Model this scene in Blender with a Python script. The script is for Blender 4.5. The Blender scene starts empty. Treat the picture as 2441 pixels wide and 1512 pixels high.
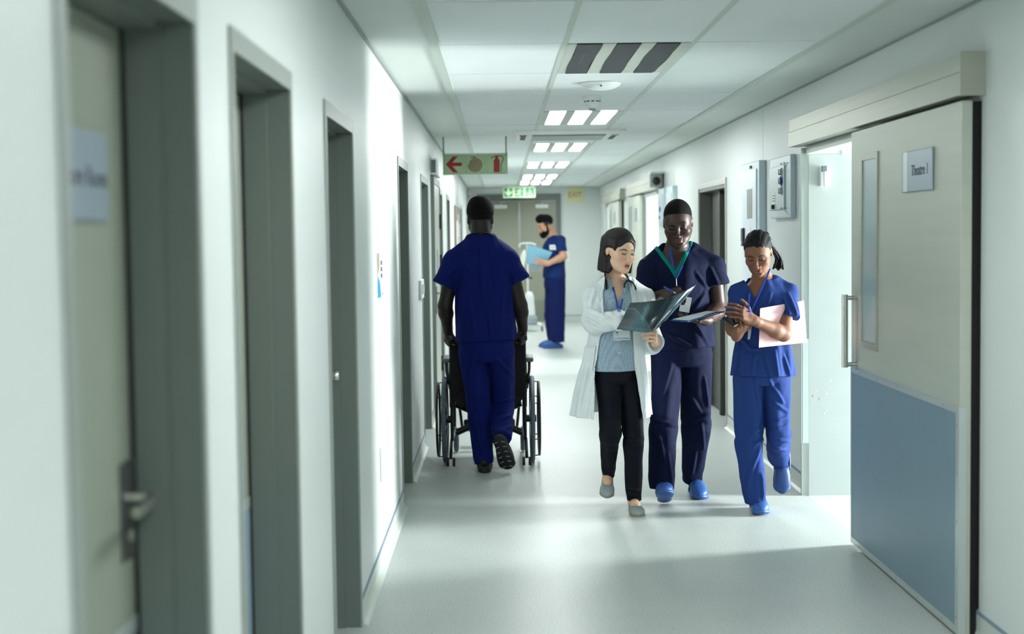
import bpy, bmesh, math, random
import numpy as np
from mathutils import Matrix, Vector
from mathutils.bvhtree import BVHTree

random.seed(7)
S = bpy.context.scene
COL = S.collection
PI = math.pi
EYE = 1.6

# ------------------------------------------------------------------ camera
FPX, PITCH, YAW, ROLL = 3369.6, .0576, .0077, -.013
_fw = np.array([math.sin(YAW)*math.cos(PITCH), math.cos(YAW)*math.cos(PITCH), -math.sin(PITCH)])
_r = np.cross(_fw, [0, 0, 1]); _r /= np.linalg.norm(_r); _u = np.cross(_r, _fw)
_c, _s = math.cos(ROLL), math.sin(ROLL)
CR, CU = _c*_r + _s*_u, -_s*_r + _c*_u
cam = bpy.data.cameras.new('camera'); camo = bpy.data.objects.new('camera', cam); COL.objects.link(camo)
camo.matrix_world = Matrix(((CR[0], CU[0], -_fw[0], 0), (CR[1], CU[1], -_fw[1], 0), (CR[2], CU[2], -_fw[2], EYE), (0, 0, 0, 1)))
cam.sensor_fit = 'HORIZONTAL'; cam.sensor_width = 36.0; cam.lens = FPX/2441*36.0
cam.clip_start = .05; cam.clip_end = 200
cam.dof.use_dof = True; cam.dof.focus_distance = 8.2; cam.dof.aperture_fstop = 2.1
S.camera = camo

# ------------------------------------------------------------------ world, exposure, large lights
w = bpy.data.worlds.new('world'); S.world = w; w.use_nodes = True
w.node_tree.nodes['Background'].inputs[0].default_value = (.5, .6, .6, 1)
w.node_tree.nodes['Background'].inputs[1].default_value = .05
S.view_settings.view_transform = 'Standard'; S.view_settings.look = 'None'
S.view_settings.gamma = 1; S.view_settings.exposure = 0.3; S.view_settings.use_curve_mapping = False
S.cycles.max_bounces = 6; S.cycles.glossy_bounces = 2; S.cycles.transmission_bounces = 2; S.cycles.caustics_reflective = False; S.cycles.caustics_refractive = False; S.cycles.adaptive_threshold = .025
TUBE_E = 32.5          # emission of the ceiling light diffusers
def area(name, loc, target, sx, sy, power, col=(1, 1, 1)):
    l = bpy.data.lights.new(name, 'AREA'); l.shape = 'RECTANGLE'; l.size = sx; l.size_y = sy; l.energy = power; l.color = col
    o = bpy.data.objects.new(name, l); COL.objects.link(o); o.location = loc
    o.rotation_euler = (Vector(target)-Vector(loc)).to_track_quat('-Z', 'Y').to_euler()
    return o
# lamps standing in the two lit theatres whose doors are open
area('theatre_lamp', (5.6, 8.1, 1.1), (0.2, 7.8, 1.15), .7, 1.6, 590, (.96, 1, 1))
area('far_theatre_lamp', (4.2, 17.3, 1.6), (0.0, 17.2, 1.4), 1.2, 1.2, 190, (.96, 1, 1))

# ------------------------------------------------------------------ helpers
def lin(c):
    return tuple(((v/255)/12.92 if v/255 <= .04045 else ((v/255+.055)/1.055)**2.4) for v in c)
def P(u, v, y):
    d = _fw + CR*(u-1220.5)/FPX - CU*(v-756)/FPX
    t = y/d[1]; return np.array([0, 0, EYE]) + d*t
MATS = {}
def mat(name, rgb, rough=.6, metal=0.0, spec=.5, emit=None, noise=None, bump=None, attr=False, coat=0, sheen=0, alpha=1, trans=0):
    """noise=(scale, amount, detail[, stretch xyz]) colour grain ; bump=(scale, strength, distance[, stretch xyz])"""
    if name in MATS: return MATS[name]
    m = bpy.data.materials.new(name); m.use_nodes = True; nt = m.node_tree; b = nt.nodes['Principled BSDF']
    c = lin(rgb) if max(rgb) > 1 else rgb
    b.inputs['Base Color'].default_value = (*c, 1); b.inputs['Roughness'].default_value = rough
    b.inputs['Metallic'].default_value = metal; b.inputs['Specular IOR Level'].default_value = spec
    if coat: b.inputs['Coat Weight'].default_value = coat; b.inputs['Coat Roughness'].default_value = .15
    if sheen: b.inputs['Sheen Weight'].default_value = sheen
    if alpha < 1: b.inputs['Alpha'].default_value = alpha
    if trans: b.inputs['Transmission Weight'].default_value = trans
    if emit:
        b.inputs['Emission Color'].default_value = (*emit[0], 1); b.inputs['Emission Strength'].default_value = emit[1]
    src = None
    if attr:
        a = nt.nodes.new('ShaderNodeAttribute'); a.attribute_name = 'Col'; src = a.outputs['Color']
        nt.links.new(src, b.inputs['Base Color'])
    def coords(st):
        tc = nt.nodes.new('ShaderNodeTexCoord'); mp = nt.nodes.new('ShaderNodeMapping')
        mp.inputs['Scale'].default_value = st; nt.links.new(tc.outputs['Object'], mp.inputs['Vector']); return mp.outputs['Vector']
    if noise:
        st = noise[3] if len(noise) > 3 else (1, 1, 1)
        n = nt.nodes.new('ShaderNodeTexNoise'); n.inputs['Scale'].default_value = noise[0]; n.inputs['Detail'].default_value = noise[2]
        nt.links.new(coords(st), n.inputs['Vector'])
        mx = nt.nodes.new('ShaderNodeMix'); mx.data_type = 'RGBA'; mx.blend_type = 'MULTIPLY'; mx.inputs['Factor'].default_value = 1
        rp = nt.nodes.new('ShaderNodeMapRange'); rp.inputs['From Min'].default_value = .3; rp.inputs['From Max'].default_value = .7
        rp.inputs['To Min'].default_value = 1-noise[1]; rp.inputs['To Max'].default_value = 1.0
        nt.links.new(n.outputs['Fac'], rp.inputs['Value'])
        if src: nt.links.new(src, mx.inputs['A'])
        else: mx.inputs['A'].default_value = (*c, 1)
        nt.links.new(rp.outputs['Result'], mx.inputs['B']); nt.links.new(mx.outputs['Result'], b.inputs['Base Color'])
    if bump:
        st = bump[3] if len(bump) > 3 else (1, 1, 1)
        n = nt.nodes.new('ShaderNodeTexNoise'); n.inputs['Scale'].default_value = bump[0]; n.inputs['Detail'].default_value = 3
        nt.links.new(coords(st), n.inputs['Vector'])
        bp = nt.nodes.new('ShaderNodeBump'); bp.inputs['Strength'].default_value = bump[1]; bp.inputs['Distance'].default_value = bump[2]
        nt.links.new(n.outputs['Fac'], bp.inputs['Height']); nt.links.new(bp.outputs['Normal'], b.inputs['Normal'])
    MATS[name] = m
    return m
def tag(o, label=None, cat=None, group=None, kind=None):
    if label: o['label'] = label
    if cat: o['category'] = cat
    if group: o['group'] = group
    if kind: o['kind'] = kind
    return o
def empty(name, loc, label=None, cat=None, group=None, kind=None):
    o = bpy.data.objects.new(name, None); COL.objects.link(o); o.location = tuple(loc); o.empty_display_size = .1
    return tag(o, label, cat, group, kind)
def link(name, me, m, parent=None):
    if m is not None:
        if isinstance(m, (list, tuple)):
            for x in m: me.materials.append(x)
        else: me.materials.append(m)
    o = bpy.data.objects.new(name, me); COL.objects.link(o)
    if parent is not None:
        o.parent = parent; o.matrix_parent_inverse = parent_inv(parent)
    return o
def world_of(p):
    return p.matrix_basis.copy() if p.parent is None else world_of(p.parent) @ p.matrix_parent_inverse @ p.matrix_basis
def parent_inv(p): return world_of(p).inverted()
def V(*a): return np.array(a, float)
def unit(a): a = np.asarray(a, float); return a/np.linalg.norm(a)
def catmull(pts, n=8):
    pts = [np.asarray(p, float) for p in pts]; q = [2*pts[0]-pts[1]]+pts+[2*pts[-1]-pts[-2]]; out = []
    for i in range(1, len(q)-2):
        for j in range(n):
            t = j/n; a, b, c, d = q[i-1], q[i], q[i+1], q[i+2]
            out.append(.5*((2*b)+(-a+c)*t+(2*a-5*b+4*c-d)*t*t+(-a+3*b-3*c+d)*t**3))
    out.append(pts[-1]); return out
class MB:
    """collects plain shapes and links them as ONE mesh object"""
    def __init__(s): s.v, s.f, s.m = [], [], []; s.cur = 0
    def add(s, vs, fs):
        o = len(s.v); s.v += [tuple(map(float, v)) for v in vs]
        for f in fs: s.f.append(tuple(i+o for i in f)); s.m.append(s.cur)
        return s
    def box(s, lo, hi, M=None, bev=0):
        x0, y0, z0 = lo; x1, y1, z1 = hi
        if bev:
            b = min(bev, (x1-x0)/2.01, (y1-y0)/2.01, (z1-z0)/2.01); bm = bmesh.new(); bmesh.ops.create_cube(bm, size=1)
            for v in bm.verts: v.co = Vector(((x0+x1)/2+v.co.x*(x1-x0), (y0+y1)/2+v.co.y*(y1-y0), (z0+z1)/2+v.co.z*(z1-z0)))
            bmesh.ops.bevel(bm, geom=bm.edges[:], offset=b, segments=2, affect='EDGES', profile=.5)
            bm.verts.index_update(); vs = [v.co[:] for v in bm.verts]; fs = [[v.index for v in f.verts] for f in bm.faces]; bm.free()
        else:
            vs = [(x, y, z) for x in (x0, x1) for y in (y0, y1) for z in (z0, z1)]
            fs = [(0, 1, 3, 2), (4, 6, 7, 5), (0, 4, 5, 1), (2, 3, 7, 6), (0, 2, 6, 4), (1, 5, 7, 3)]
        if M is not None: vs = [tuple(M @ Vector(v)) for v in vs]
        return s.add(vs, fs)
    def prism(s, poly, vec):
        """polygon (3D points, in order) thickened along vec"""
        n = len(poly); a = [np.asarray(p, float) for p in poly]; b = [p+np.asarray(vec, float) for p in a]
        nrm = sum(np.cross(a[i]-a[0], a[(i+1) % n]-a[0]) for i in range(n))
        fs = [tuple(range(n))[::-1], tuple(range(n, 2*n))]+[(i, (i+1) % n, n+(i+1) % n, n+i) for i in range(n)]
        if np.dot(nrm, vec) < 0: fs = [f[::-1] for f in fs]
        return s.add(a+b, fs)
    def tube(s, path, r, n=10, caps=True, flat=None):
        path = [np.asarray(p, float) for p in path]; rs = r if hasattr(r, '__len__') else [r]*len(path)
        t0 = unit(path[1]-path[0]); ref = V(0, 0, 1) if abs(t0[2]) < .9 else V(1, 0, 0); a = unit(np.cross(t0, ref)); vs = []
        for i, p in enumerate(path):
            t = unit(path[min(i+1, len(path)-1)]-path[max(i-1, 0)]); a = unit(a-t*np.dot(a, t)); b = np.cross(t, a)
            for k in range(n):
                th = 2*PI*k/n; vs.append(p+rs[i]*(a*math.cos(th)+b*math.sin(th)))
        fs = [(i*n+k, i*n+(k+1) % n, (i+1)*n+(k+1) % n, (i+1)*n+k) for i in range(len(path)-1) for k in range(n)]
        if caps: fs += [tuple(range(n))[::-1], tuple((len(path)-1)*n+k for k in range(n))]
        return s.add(vs, fs)
    def cyl(s, a, b, r, n=16, r2=None): return s.tube([a, b], [r, r if r2 is None else r2], n)
    def lathe(s, c, axis, prof, n=24):
        """prof: list of (radius, height along axis) from c"""
        ax = unit(axis); ref = V(0, 0, 1) if abs(ax[2]) < .9 else V(1, 0, 0); a = unit(np.cross(ax, ref)); b = np.cross(ax, a); c = np.asarray(c, float)
        vs = [c+ax*h+r*(a*math.cos(2*PI*k/n)+b*math.sin(2*PI*k/n)) for r, h in prof for k in range(n)]
        fs = [(i*n+k, i*n+(k+1) % n, (i+1)*n+(k+1) % n, (i+1)*n+k) for i in range(len(prof)-1) for k in range(n)]
        fs += [tuple(range(n))[::-1], tuple((len(prof)-1)*n+k for k in range(n))]
        return s.add(vs, fs)
    def torus(s, c, axis, R, r, n=40, k=8):
        ax = unit(axis); ref = V(0, 0, 1) if abs(ax[2]) < .9 else V(1, 0, 0); a = unit(np.cross(ax, ref)); b = np.cross(ax, a); c = np.asarray(c, float); vs = []
        for i in range(n):
            th = 2*PI*i/n; d = a*math.cos(th)+b*math.sin(th)
            for j in range(k): ph = 2*PI*j/k; vs.append(c+d*(R+r*math.cos(ph))+ax*r*math.sin(ph))
        fs = [(i*k+j, ((i+1) % n)*k+j, ((i+1) % n)*k+(j+1) % k, i*k+(j+1) % k) for i in range(n) for j in range(k)]
        return s.add(vs, fs)
    def strip(s, pts, wid, nrm, th=.0015):
        """flat ribbon along pts; wid half-width; nrm facing"""
        pts = [np.asarray(p, float) for p in pts]; nrm = unit(nrm); vs = []
        for i, p in enumerate(pts):
            t = unit(pts[min(i+1, len(pts)-1)]-pts[max(i-1, 0)]); sd = unit(np.cross(t, nrm))
            for a, b in ((-1, 0), (1, 0), (1, 1), (-1, 1)): vs.append(p+sd*wid*a+nrm*th*b)
        fs = [(i*4+k, i*4+(k+1) % 4, i*4+4+(k+1) % 4, i*4+4+k) for i in range(len(pts)-1) for k in range(4)]+[(0, 1, 2, 3), tuple((len(pts)-1)*4+k for k in (3, 2, 1, 0))]
        return s.add(vs, fs)
    def build(s, name, m, parent=None, smooth=False, label=None):
        me = bpy.data.meshes.new(name); me.from_pydata(s.v, [], s.f)
        if isinstance(m, (list, tuple)): me.polygons.foreach_set('material_index', s.m)
        me.update()
        bm = bmesh.new(); bm.from_mesh(me); bmesh.ops.recalc_face_normals(bm, faces=bm.faces[:]); bm.to_mesh(me); bm.free()
        if smooth:
            me.polygons.foreach_set('use_smooth', [True]*len(me.polygons))
            if smooth != 'all': me.set_sharp_from_angle(angle=math.radians(40))
        o = link(name, me, m, parent)
        if label: o['label'] = label
        return o
def text(name, body, size, M, m, parent=None, ext=.0006, align='CENTER', font_scale=(1, 1)):
    cu = bpy.data.curves.new(name, 'FONT'); cu.body = body; cu.size = size; cu.align_x = align; cu.align_y = 'CENTER'; cu.extrude = ext
    t = bpy.data.objects.new(name, cu); COL.objects.link(t); t.matrix_world = M @ Matrix.Diagonal((font_scale[0], font_scale[1], 1, 1))
    bpy.context.view_layer.update()
    me = bpy.data.meshes.new_from_object(t.evaluated_get(bpy.context.evaluated_depsgraph_get())); me.transform(t.matrix_world)
    bpy.data.objects.remove(t)
    return link(name, me, m, parent)
def frameM(o, x, y):
    x = unit(x); z = unit(np.cross(x, y)); y = np.cross(z, x); o = np.asarray(o, float)
    return Matrix(((x[0], y[0], z[0], o[0]), (x[1], y[1], z[1], o[1]), (x[2], y[2], z[2], o[2]), (0, 0, 0, 1)))

# ------------------------------------------------------------------ materials
M_wall = mat('painted_wall', (212, 218, 216), .42, spec=.4, noise=(.8, .05, 3), bump=(160, .06, .002))
M_ceil = mat('plaster_ceiling', (220, 227, 223), .75, noise=(1.2, .05, 3), bump=(60, .05, .002))
M_tile = mat('mineral_tile', (232, 238, 239), .85, noise=(2, .06, 5, (1, .5, 1)), bump=(300, .12, .002))
M_grid = mat('ceiling_grid', (196, 206, 198), .5)
M_void = mat('ceiling_void', (70, 78, 78), .9)
M_frame = mat('door_frame_paint', (104, 114, 108), .42, spec=.5)
M_leaf = mat('door_leaf_paint', (136, 144, 130), .4, noise=(1.5, .06, 3))
M_dark = mat('dark_door_leaf', (66, 69, 64), .5)
M_steel = mat('brushed_steel', (172, 176, 162), .42, metal=.45, noise=(3, .08, 3, (1, .3, 12)))
M_alu = mat('aluminium', (198, 206, 204), .35, metal=.6)
M_chrome = mat('chrome', (215, 215, 208), .16, metal=1)
M_kick = mat('kick_plate_laminate', (118, 142, 156), .45, noise=(2, .05, 4))
M_skirt = mat('vinyl_cove', (196, 204, 196), .4)
M_strip = mat('skirting_strip', (120, 138, 158), .5)
M_white = mat('white_plastic', (228, 232, 230), .4)
M_grey = mat('grey_plastic', (150, 156, 154), .45)
M_black = mat('black_plastic', (14, 14, 16), .4)
M_rub = mat('black_rubber', (20, 21, 23), .65)
M_blackfab = mat('black_upholstery', (7, 7, 9), .75, bump=(400, .1, .001))
M_red = mat('sign_red', (132, 16, 20), .5)
M_green = mat('sign_green', (20, 122, 84), .5)
M_glow = mat('photoluminescent_panel', (152, 178, 140), .5)
M_ink = mat('dark_ink', (70, 76, 84), .6)
M_glass = mat('frosted_glass', (150, 172, 176), .3, spec=.6)
M_tapeb = mat('black_tape', (40, 46, 52), .55, bump=(30, .4, .004))
M_lampon = mat('lit_diffuser', (255, 255, 255), .5, emit=((.955, 1, .995), TUBE_E))
M_lampin = mat('light_housing', (190, 196, 186), .4)
def floor_mat(name, base, speck):
    m = bpy.data.materials.new(name); m.use_nodes = True; nt = m.node_tree; b = nt.nodes['Principled BSDF']
    tc = nt.nodes.new('ShaderNodeTexCoord'); n1 = nt.nodes.new('ShaderNodeTexNoise'); n1.inputs['Scale'].default_value = 120; n1.inputs['Detail'].default_value = 4
    n2 = nt.nodes.new('ShaderNodeTexNoise'); n2.inputs['Scale'].default_value = 2.2; n2.inputs['Detail'].default_value = 3
    cr = nt.nodes.new('ShaderNodeValToRGB'); cr.color_ramp.elements[0].position = .36; cr.color_ramp.elements[1].position = .5
    cr.color_ramp.elements[0].color = (*lin(speck), 1); cr.color_ramp.elements[1].color = (*lin(base), 1)
    for n in (n1, n2): nt.links.new(tc.outputs['Object'], n.inputs['Vector'])
    nt.links.new(n1.outputs['Fac'], cr.inputs['Fac'])
    mx = nt.nodes.new('ShaderNodeMix'); mx.data_type = 'RGBA'; mx.blend_type = 'MULTIPLY'; mx.inputs['Factor'].default_value = 1
    rp = nt.nodes.new('ShaderNodeMapRange'); rp.inputs['From Min'].default_value = .3; rp.inputs['From Max'].default_value = .7; rp.inputs['To Min'].default_value = .93; rp.inputs['To Max'].default_value = 1
    nt.links.new(n2.outputs['Fac'], rp.inputs['Value']); nt.links.new(cr.outputs['Color'], mx.inputs['A']); nt.links.new(rp.outputs['Result'], mx.inputs['B'])
    nt.links.new(mx.outputs['Result'], b.inputs['Base Color'])
    rr = nt.nodes.new('ShaderNodeMapRange'); rr.inputs['To Min'].default_value = .36; rr.inputs['To Max'].default_value = .46
    nt.links.new(n2.outputs['Fac'], rr.inputs['Value']); nt.links.new(rr.outputs['Result'], b.inputs['Roughness'])
    b.inputs['Specular IOR Level'].default_value = .36
    return m
M_floor = floor_mat('sheet_vinyl', (192, 198, 194), (164, 172, 170))
M_floor2 = floor_mat('theatre_vinyl', (206, 212, 206), (170, 178, 176))

# ------------------------------------------------------------------ distance-field modelling kit
class Field:
    def __init__(s): s.ops = []
    def copy(s): f = Field(); f.ops = list(s.ops); return f
    def _add(s, fn, lo, hi, k, mode, M):
        inv, sc = None, 1.0
        if M is not None:
            M = np.asarray(M, float); c = np.array([[x, y, z, 1] for x in (lo[0], hi[0]) for y in (lo[1], hi[1]) for z in (lo[2], hi[2])]) @ M.T
            lo, hi = c[:, :3].min(0), c[:, :3].max(0); inv = np.linalg.inv(M); sc = abs(np.linalg.det(M[:3, :3]))**(1/3)
        s.ops.append((fn, np.asarray(lo, float), np.asarray(hi, float), k*(sc if M is not None else 1), mode, inv, sc)); return s
    def cap(s, a, b, ra, rb=None, k=.01, mode='u', M=None):
        a, b = np.asarray(a, float), np.asarray(b, float); rb = ra if rb is None else rb; ba = b-a; L = max(ba@ba, 1e-9)
        def fn(x, y, z):
            x, y, z = x-a[0], y-a[1], z-a[2]; t = np.clip((x*ba[0]+y*ba[1]+z*ba[2])/L, 0, 1)
            return np.sqrt((x-t*ba[0])**2+(y-t*ba[1])**2+(z-t*ba[2])**2)-(ra+(rb-ra)*t)
        r = max(ra, rb); return s._add(fn, np.minimum(a, b)-r, np.maximum(a, b)+r, k, mode, M)
    def ell(s, c, r, k=.01, mode='u', M=None, R=None):
        c, r = np.asarray(c, float), np.asarray(r, float)*np.ones(3)
        def fn(x, y, z):
            x, y, z = x-c[0], y-c[1], z-c[2]
            if R is not None: x, y, z = (R[0][i]*x+R[1][i]*y+R[2][i]*z for i in range(3))
            k0 = np.sqrt((x/r[0])**2+(y/r[1])**2+(z/r[2])**2); k1 = np.sqrt((x/r[0]**2)**2+(y/r[1]**2)**2+(z/r[2]**2)**2)
            return k0*(k0-1)/np.maximum(k1, 1e-6)
        rr = r if R is None else np.ones(3)*r.max()
        return s._add(fn, c-rr, c+rr, k, mode, M)
    def box(s, c, h, r=.004, k=.006, mode='u', M=None):
        c, h = np.asarray(c, float), np.asarray(h, float)
        def fn(x, y, z):
            x, y, z = abs(x-c[0])-h[0]+r, abs(y-c[1])-h[1]+r, abs(z-c[2])-h[2]+r
            return np.sqrt(np.maximum(x, 0)**2+np.maximum(y, 0)**2+np.maximum(z, 0)**2)+np.minimum(np.maximum(np.maximum(x, y), z), 0)-r
        return s._add(fn, c-h, c+h, k, mode, M)
    def loft(s, A, B, lat, rows, k=.01, mode='u', n=2.0, fold=None, endk=.012, grow=0.0, M=None):
        """elliptic loft along A->B; rows (s, ca, cb, ra, rb[, rb_neg]); lat = first cross axis, second axis = axis x lat"""
        A, B = np.asarray(A, float), np.asarray(B, float); L = np.linalg.norm(B-A); w_ = (B-A)/L; u_ = unit(np.asarray(lat, float)-w_*np.dot(lat, w_)); v_ = np.cross(w_, u_)
        T = np.linspace(0, 1, 160); rows = [tuple(r)+((r[4],) if len(r) == 5 else ()) for r in rows]; ss = np.array([r[0] for r in rows]); cols = []
        for j in range(1, 6):
            yv = np.array([r[j] for r in rows], float)
            if len(ss) > 2:
                m_ = np.zeros(len(ss)); d_ = np.diff(yv)/np.diff(ss); m_[0], m_[-1] = d_[0], d_[-1]
                for i in range(1, len(ss)-1): m_[i] = 0 if d_[i-1]*d_[i] <= 0 and j > 2 else (d_[i-1]*(ss[i+1]-ss[i])+d_[i]*(ss[i]-ss[i-1]))/(ss[i+1]-ss[i-1])
                ix = np.clip(np.searchsorted(ss, T)-1, 0, len(ss)-2); hh = ss[ix+1]-ss[ix]; q = np.clip((T-ss[ix])/hh, 0, 1)
                cols.append((2*q**3-3*q**2+1)*yv[ix]+(q**3-2*q**2+q)*hh*m_[ix]+(-2*q**3+3*q**2)*yv[ix+1]+(q**3-q**2)*hh*m_[ix+1])
            else: cols.append(np.interp(T, ss, yv))
        def fn(x, y, z):
            x, y, z = x-A[0], y-A[1], z-A[2]; sv = (x*w_[0]+y*w_[1]+z*w_[2])/L; sc = np.clip(sv, 0, 1)
            ca, cb, ra, rb, rc = (np.interp(sc, T, c) for c in cols)
            a = x*u_[0]+y*u_[1]+z*u_[2]-ca; b = x*v_[0]+y*v_[1]+z*v_[2]-cb; rb = np.where(b > 0, rb, rc)+grow; ra = ra+grow
            if n == 2.0: m_ = np.sqrt((a/ra)**2+(b/rb)**2)
            else: m_ = (np.abs(a/ra)**n+np.abs(b/rb)**n)**(1/n)
            r = np.sqrt(a*a+b*b)+1e-5; d = r*(1-1/np.maximum(m_, .02))
            if fold is not None: d = d-fold(np.arctan2(b/rb, a/ra), sc)
            e = np.maximum(-sv, sv-1)*L-grow; h = np.maximum(endk-np.abs(d-e), 0)/endk
            return np.maximum(d, e)+h*h*endk*.25
        R_ = max(max(abs(c).max() for c in cols[2:])+max(abs(cols[0]).max(), abs(cols[1]).max()), .01)+.02+grow
        return s._add(fn, np.minimum(A, B)-R_, np.maximum(A, B)+R_, k, mode, M)
    def raw(s, fn, lo, hi, k=.006, mode='s', M=None): return s._add(fn, lo, hi, k, mode, M)
    def bounds(s):
        lo = np.min([o[1] for o in s.ops if o[4] == 'u'], 0); hi = np.max([o[2] for o in s.ops if o[4] == 'u'], 0); return lo, hi
    def grid(s, lo, hi, h):
        ax = [np.arange(lo[i]-2*h, hi[i]+3*h, h) for i in range(3)]; f = np.full([len(a) for a in ax], .2, np.float32)
        for fn, l, u, k, mode, inv, sc in s.ops:
            mg = k+3*h
            if mode == 'i': sl = [slice(0, len(a)) for a in ax]
            else:
                sl = [slice(max(np.searchsorted(ax[i], l[i]-mg), 0), min(np.searchsorted(ax[i], u[i]+mg), len(ax[i]))) for i in range(3)]
                if any(q.stop <= q.start for q in sl): continue
            x, y, z = (ax[0][sl[0]][:, None, None], ax[1][sl[1]][None, :, None], ax[2][sl[2]][None, None, :])
            if inv is not None: x, y, z = (inv[i, 0]*x+inv[i, 1]*y+inv[i, 2]*z+inv[i, 3] for i in range(3))
            d = fn(x, y, z)*sc; c = f[tuple(sl)]
            if mode == 'u':
                t = np.maximum(k-np.abs(c-d), 0)/k; c = np.minimum(c, d)-t*t*k*.25
            else:
                if mode == 's': d = -d
                t = np.maximum(k-np.abs(c-d), 0)/k; c = np.maximum(c, d)+t*t*k*.25
            f[tuple(sl)] = c
        return ax, f
    def mesh(s, blocks):
        """blocks: list of (lo, hi, h); earlier blocks are finer and win where they overlap"""
        VV, FF, off = [], [], 0
        for bi, (lo, hi, h) in enumerate(blocks):
            lo, hi = np.asarray(lo, float), np.asarray(hi, float); ax, f = s.grid(lo, hi, h); v, q = surfnet(ax, f)
            if len(q) == 0: continue
            c = v[q].mean(1); keep = np.ones(len(q), bool)
            if len(blocks) > 1:
                keep &= np.all((c > lo-h) & (c < hi+h), 1)
                for l2, h2, r2 in blocks[:bi]: keep &= ~np.all((c > np.asarray(l2)+r2) & (c < np.asarray(h2)-r2), 1)
            q = q[keep]; us, inv = np.unique(q.ravel(), return_inverse=True)
            VV.append(v[us]); FF.append(inv.reshape(-1, 4)+off); off += len(us)
        return np.concatenate(VV), np.concatenate(FF)
def surfnet(ax, f):
    ins = f < 0; n = f.shape
    c8 = [ins[i:n[0]-1+i, j:n[1]-1+j, k:n[2]-1+k] for i in (0, 1) for j in (0, 1) for k in (0, 1)]
    allv = c8[0].copy(); anyv = c8[0].copy()
    for c in c8[1:]: allv &= c; anyv |= c
    act = anyv & ~allv; I, J, K = np.nonzero(act); N = len(I)
    if N == 0: return np.zeros((0, 3)), np.zeros((0, 4), int)
    idx = np.full(act.shape, -1, np.int32); idx[I, J, K] = np.arange(N)
    cor = [(i, j, k) for i in (0, 1) for j in (0, 1) for k in (0, 1)]; val = np.stack([f[I+i, J+j, K+k] for i, j, k in cor], 1)
    ps = np.zeros((N, 3)); cn = np.zeros(N)
    for a in range(8):
        for b in range(a+1, 8):
            if sum(abs(cor[a][t]-cor[b][t]) for t in range(3)) != 1: continue
            va, vb = val[:, a], val[:, b]; m = (va < 0) != (vb < 0); t = np.where(m, va/np.where(m, va-vb, 1), 0)
            for q in range(3): ps[:, q] += np.where(m, cor[a][q]+t*(cor[b][q]-cor[a][q]), 0)
            cn += m
    ps /= cn[:, None]; h = np.array([a[1]-a[0] for a in ax]); v = np.stack([ax[0][I], ax[1][J], ax[2][K]], 1)+ps*h
    Q = []
    def quads(d):
        sl0 = [slice(1, -1)]*3; sl0[d] = slice(0, -1); sl1 = list(sl0); sl1[d] = slice(1, None)
        a, b = ins[tuple(sl0)], ins[tuple(sl1)]; x = np.nonzero(a != b); s_ = a[x]
        o = [x[0]+(d != 0), x[1]+(d != 1), x[2]+(d != 2)]; e1, e2 = [t for t in range(3) if t != d]
        if d == 1: e1, e2 = e2, e1
        def cell(d1, d2):
            c = [o[0], o[1], o[2]]; c[e1] = c[e1]-d1; c[e2] = c[e2]-d2; return idx[c[0], c[1], c[2]]
        q = np.stack([cell(1, 1), cell(0, 1), cell(0, 0), cell(1, 0)], 1); q[~s_] = q[~s_][:, ::-1]; Q.append(q)
    for d in range(3): quads(d)
    return v, np.concatenate(Q)
def vnormals(v, q):
    n = np.cross(v[q[:, 2]]-v[q[:, 0]], v[q[:, 3]]-v[q[:, 1]]); o = np.zeros_like(v)
    for i in range(4): np.add.at(o, q[:, i], n)
    return o/np.maximum(np.linalg.norm(o, axis=1), 1e-12)[:, None]
def smooth_v(v, q, it=1, lam=.5):
    for _ in range(it):
        s_ = np.zeros_like(v); c = np.zeros(len(v))
        for i in range(4):
            a, b = q[:, i], q[:, (i+1) % 4]; np.add.at(s_, a, v[b]); np.add.at(c, a, 1); np.add.at(s_, b, v[a]); np.add.at(c, b, 1)
        v = v+lam*(s_/np.maximum(c, 1)[:, None]-v)
    return v
def to_obj(name, v, q, m, parent=None, col=None):
    me = bpy.data.meshes.new(name); me.vertices.add(len(v)); me.vertices.foreach_set('co', v.astype(np.float32).ravel())
    me.loops.add(q.size); me.loops.foreach_set('vertex_index', q.astype(np.int32).ravel()); me.polygons.add(len(q))
    me.polygons.foreach_set('loop_start', np.arange(0, q.size, 4, dtype=np.int32)); me.polygons.foreach_set('use_smooth', np.ones(len(q), bool))
    me.update(calc_edges=True); me.validate()
    if col is not None:
        at = me.color_attributes.new('Col', 'FLOAT_COLOR', 'POINT'); at.data.foreach_set('color', np.concatenate([col, np.ones((len(v), 1))], 1).astype(np.float32).ravel())
    return link(name, me, m, parent)
# ================================================================== the setting
XL, XR, ZC, Y0, Y1 = -.594, 1.85, 2.488, -5.0, 26.2
LD = [(1.93, 2.80), (3.16, 4.06), (4.85, 5.75), (8.29, 9.14), (10.68, 11.72), (13.70, 14.55), (15.83, 16.75), (21.2, 22.1)]   # doors on the left
DH = 2.04
fl = MB().box((XL-.25, Y0, -.08), (XR, Y1, 0)).build('floor', M_floor)
tag(fl, 'pale speckled vinyl floor of the corridor', 'floor', kind='structure')
# left wall: piers and lintels around the door openings
wl = MB(); y = Y0
for a, b in LD:
    wl.box((XL-.2, y, 0), (XL, a, ZC)); wl.box((XL-.2, a, DH), (XL, b, ZC)); y = b
wl.box((XL-.2, y, 0), (XL, Y1, ZC))
tag(wl.build('wall_left', M_wall), 'pale painted corridor wall with the row of grey doors', 'wall', kind='structure')
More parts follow.
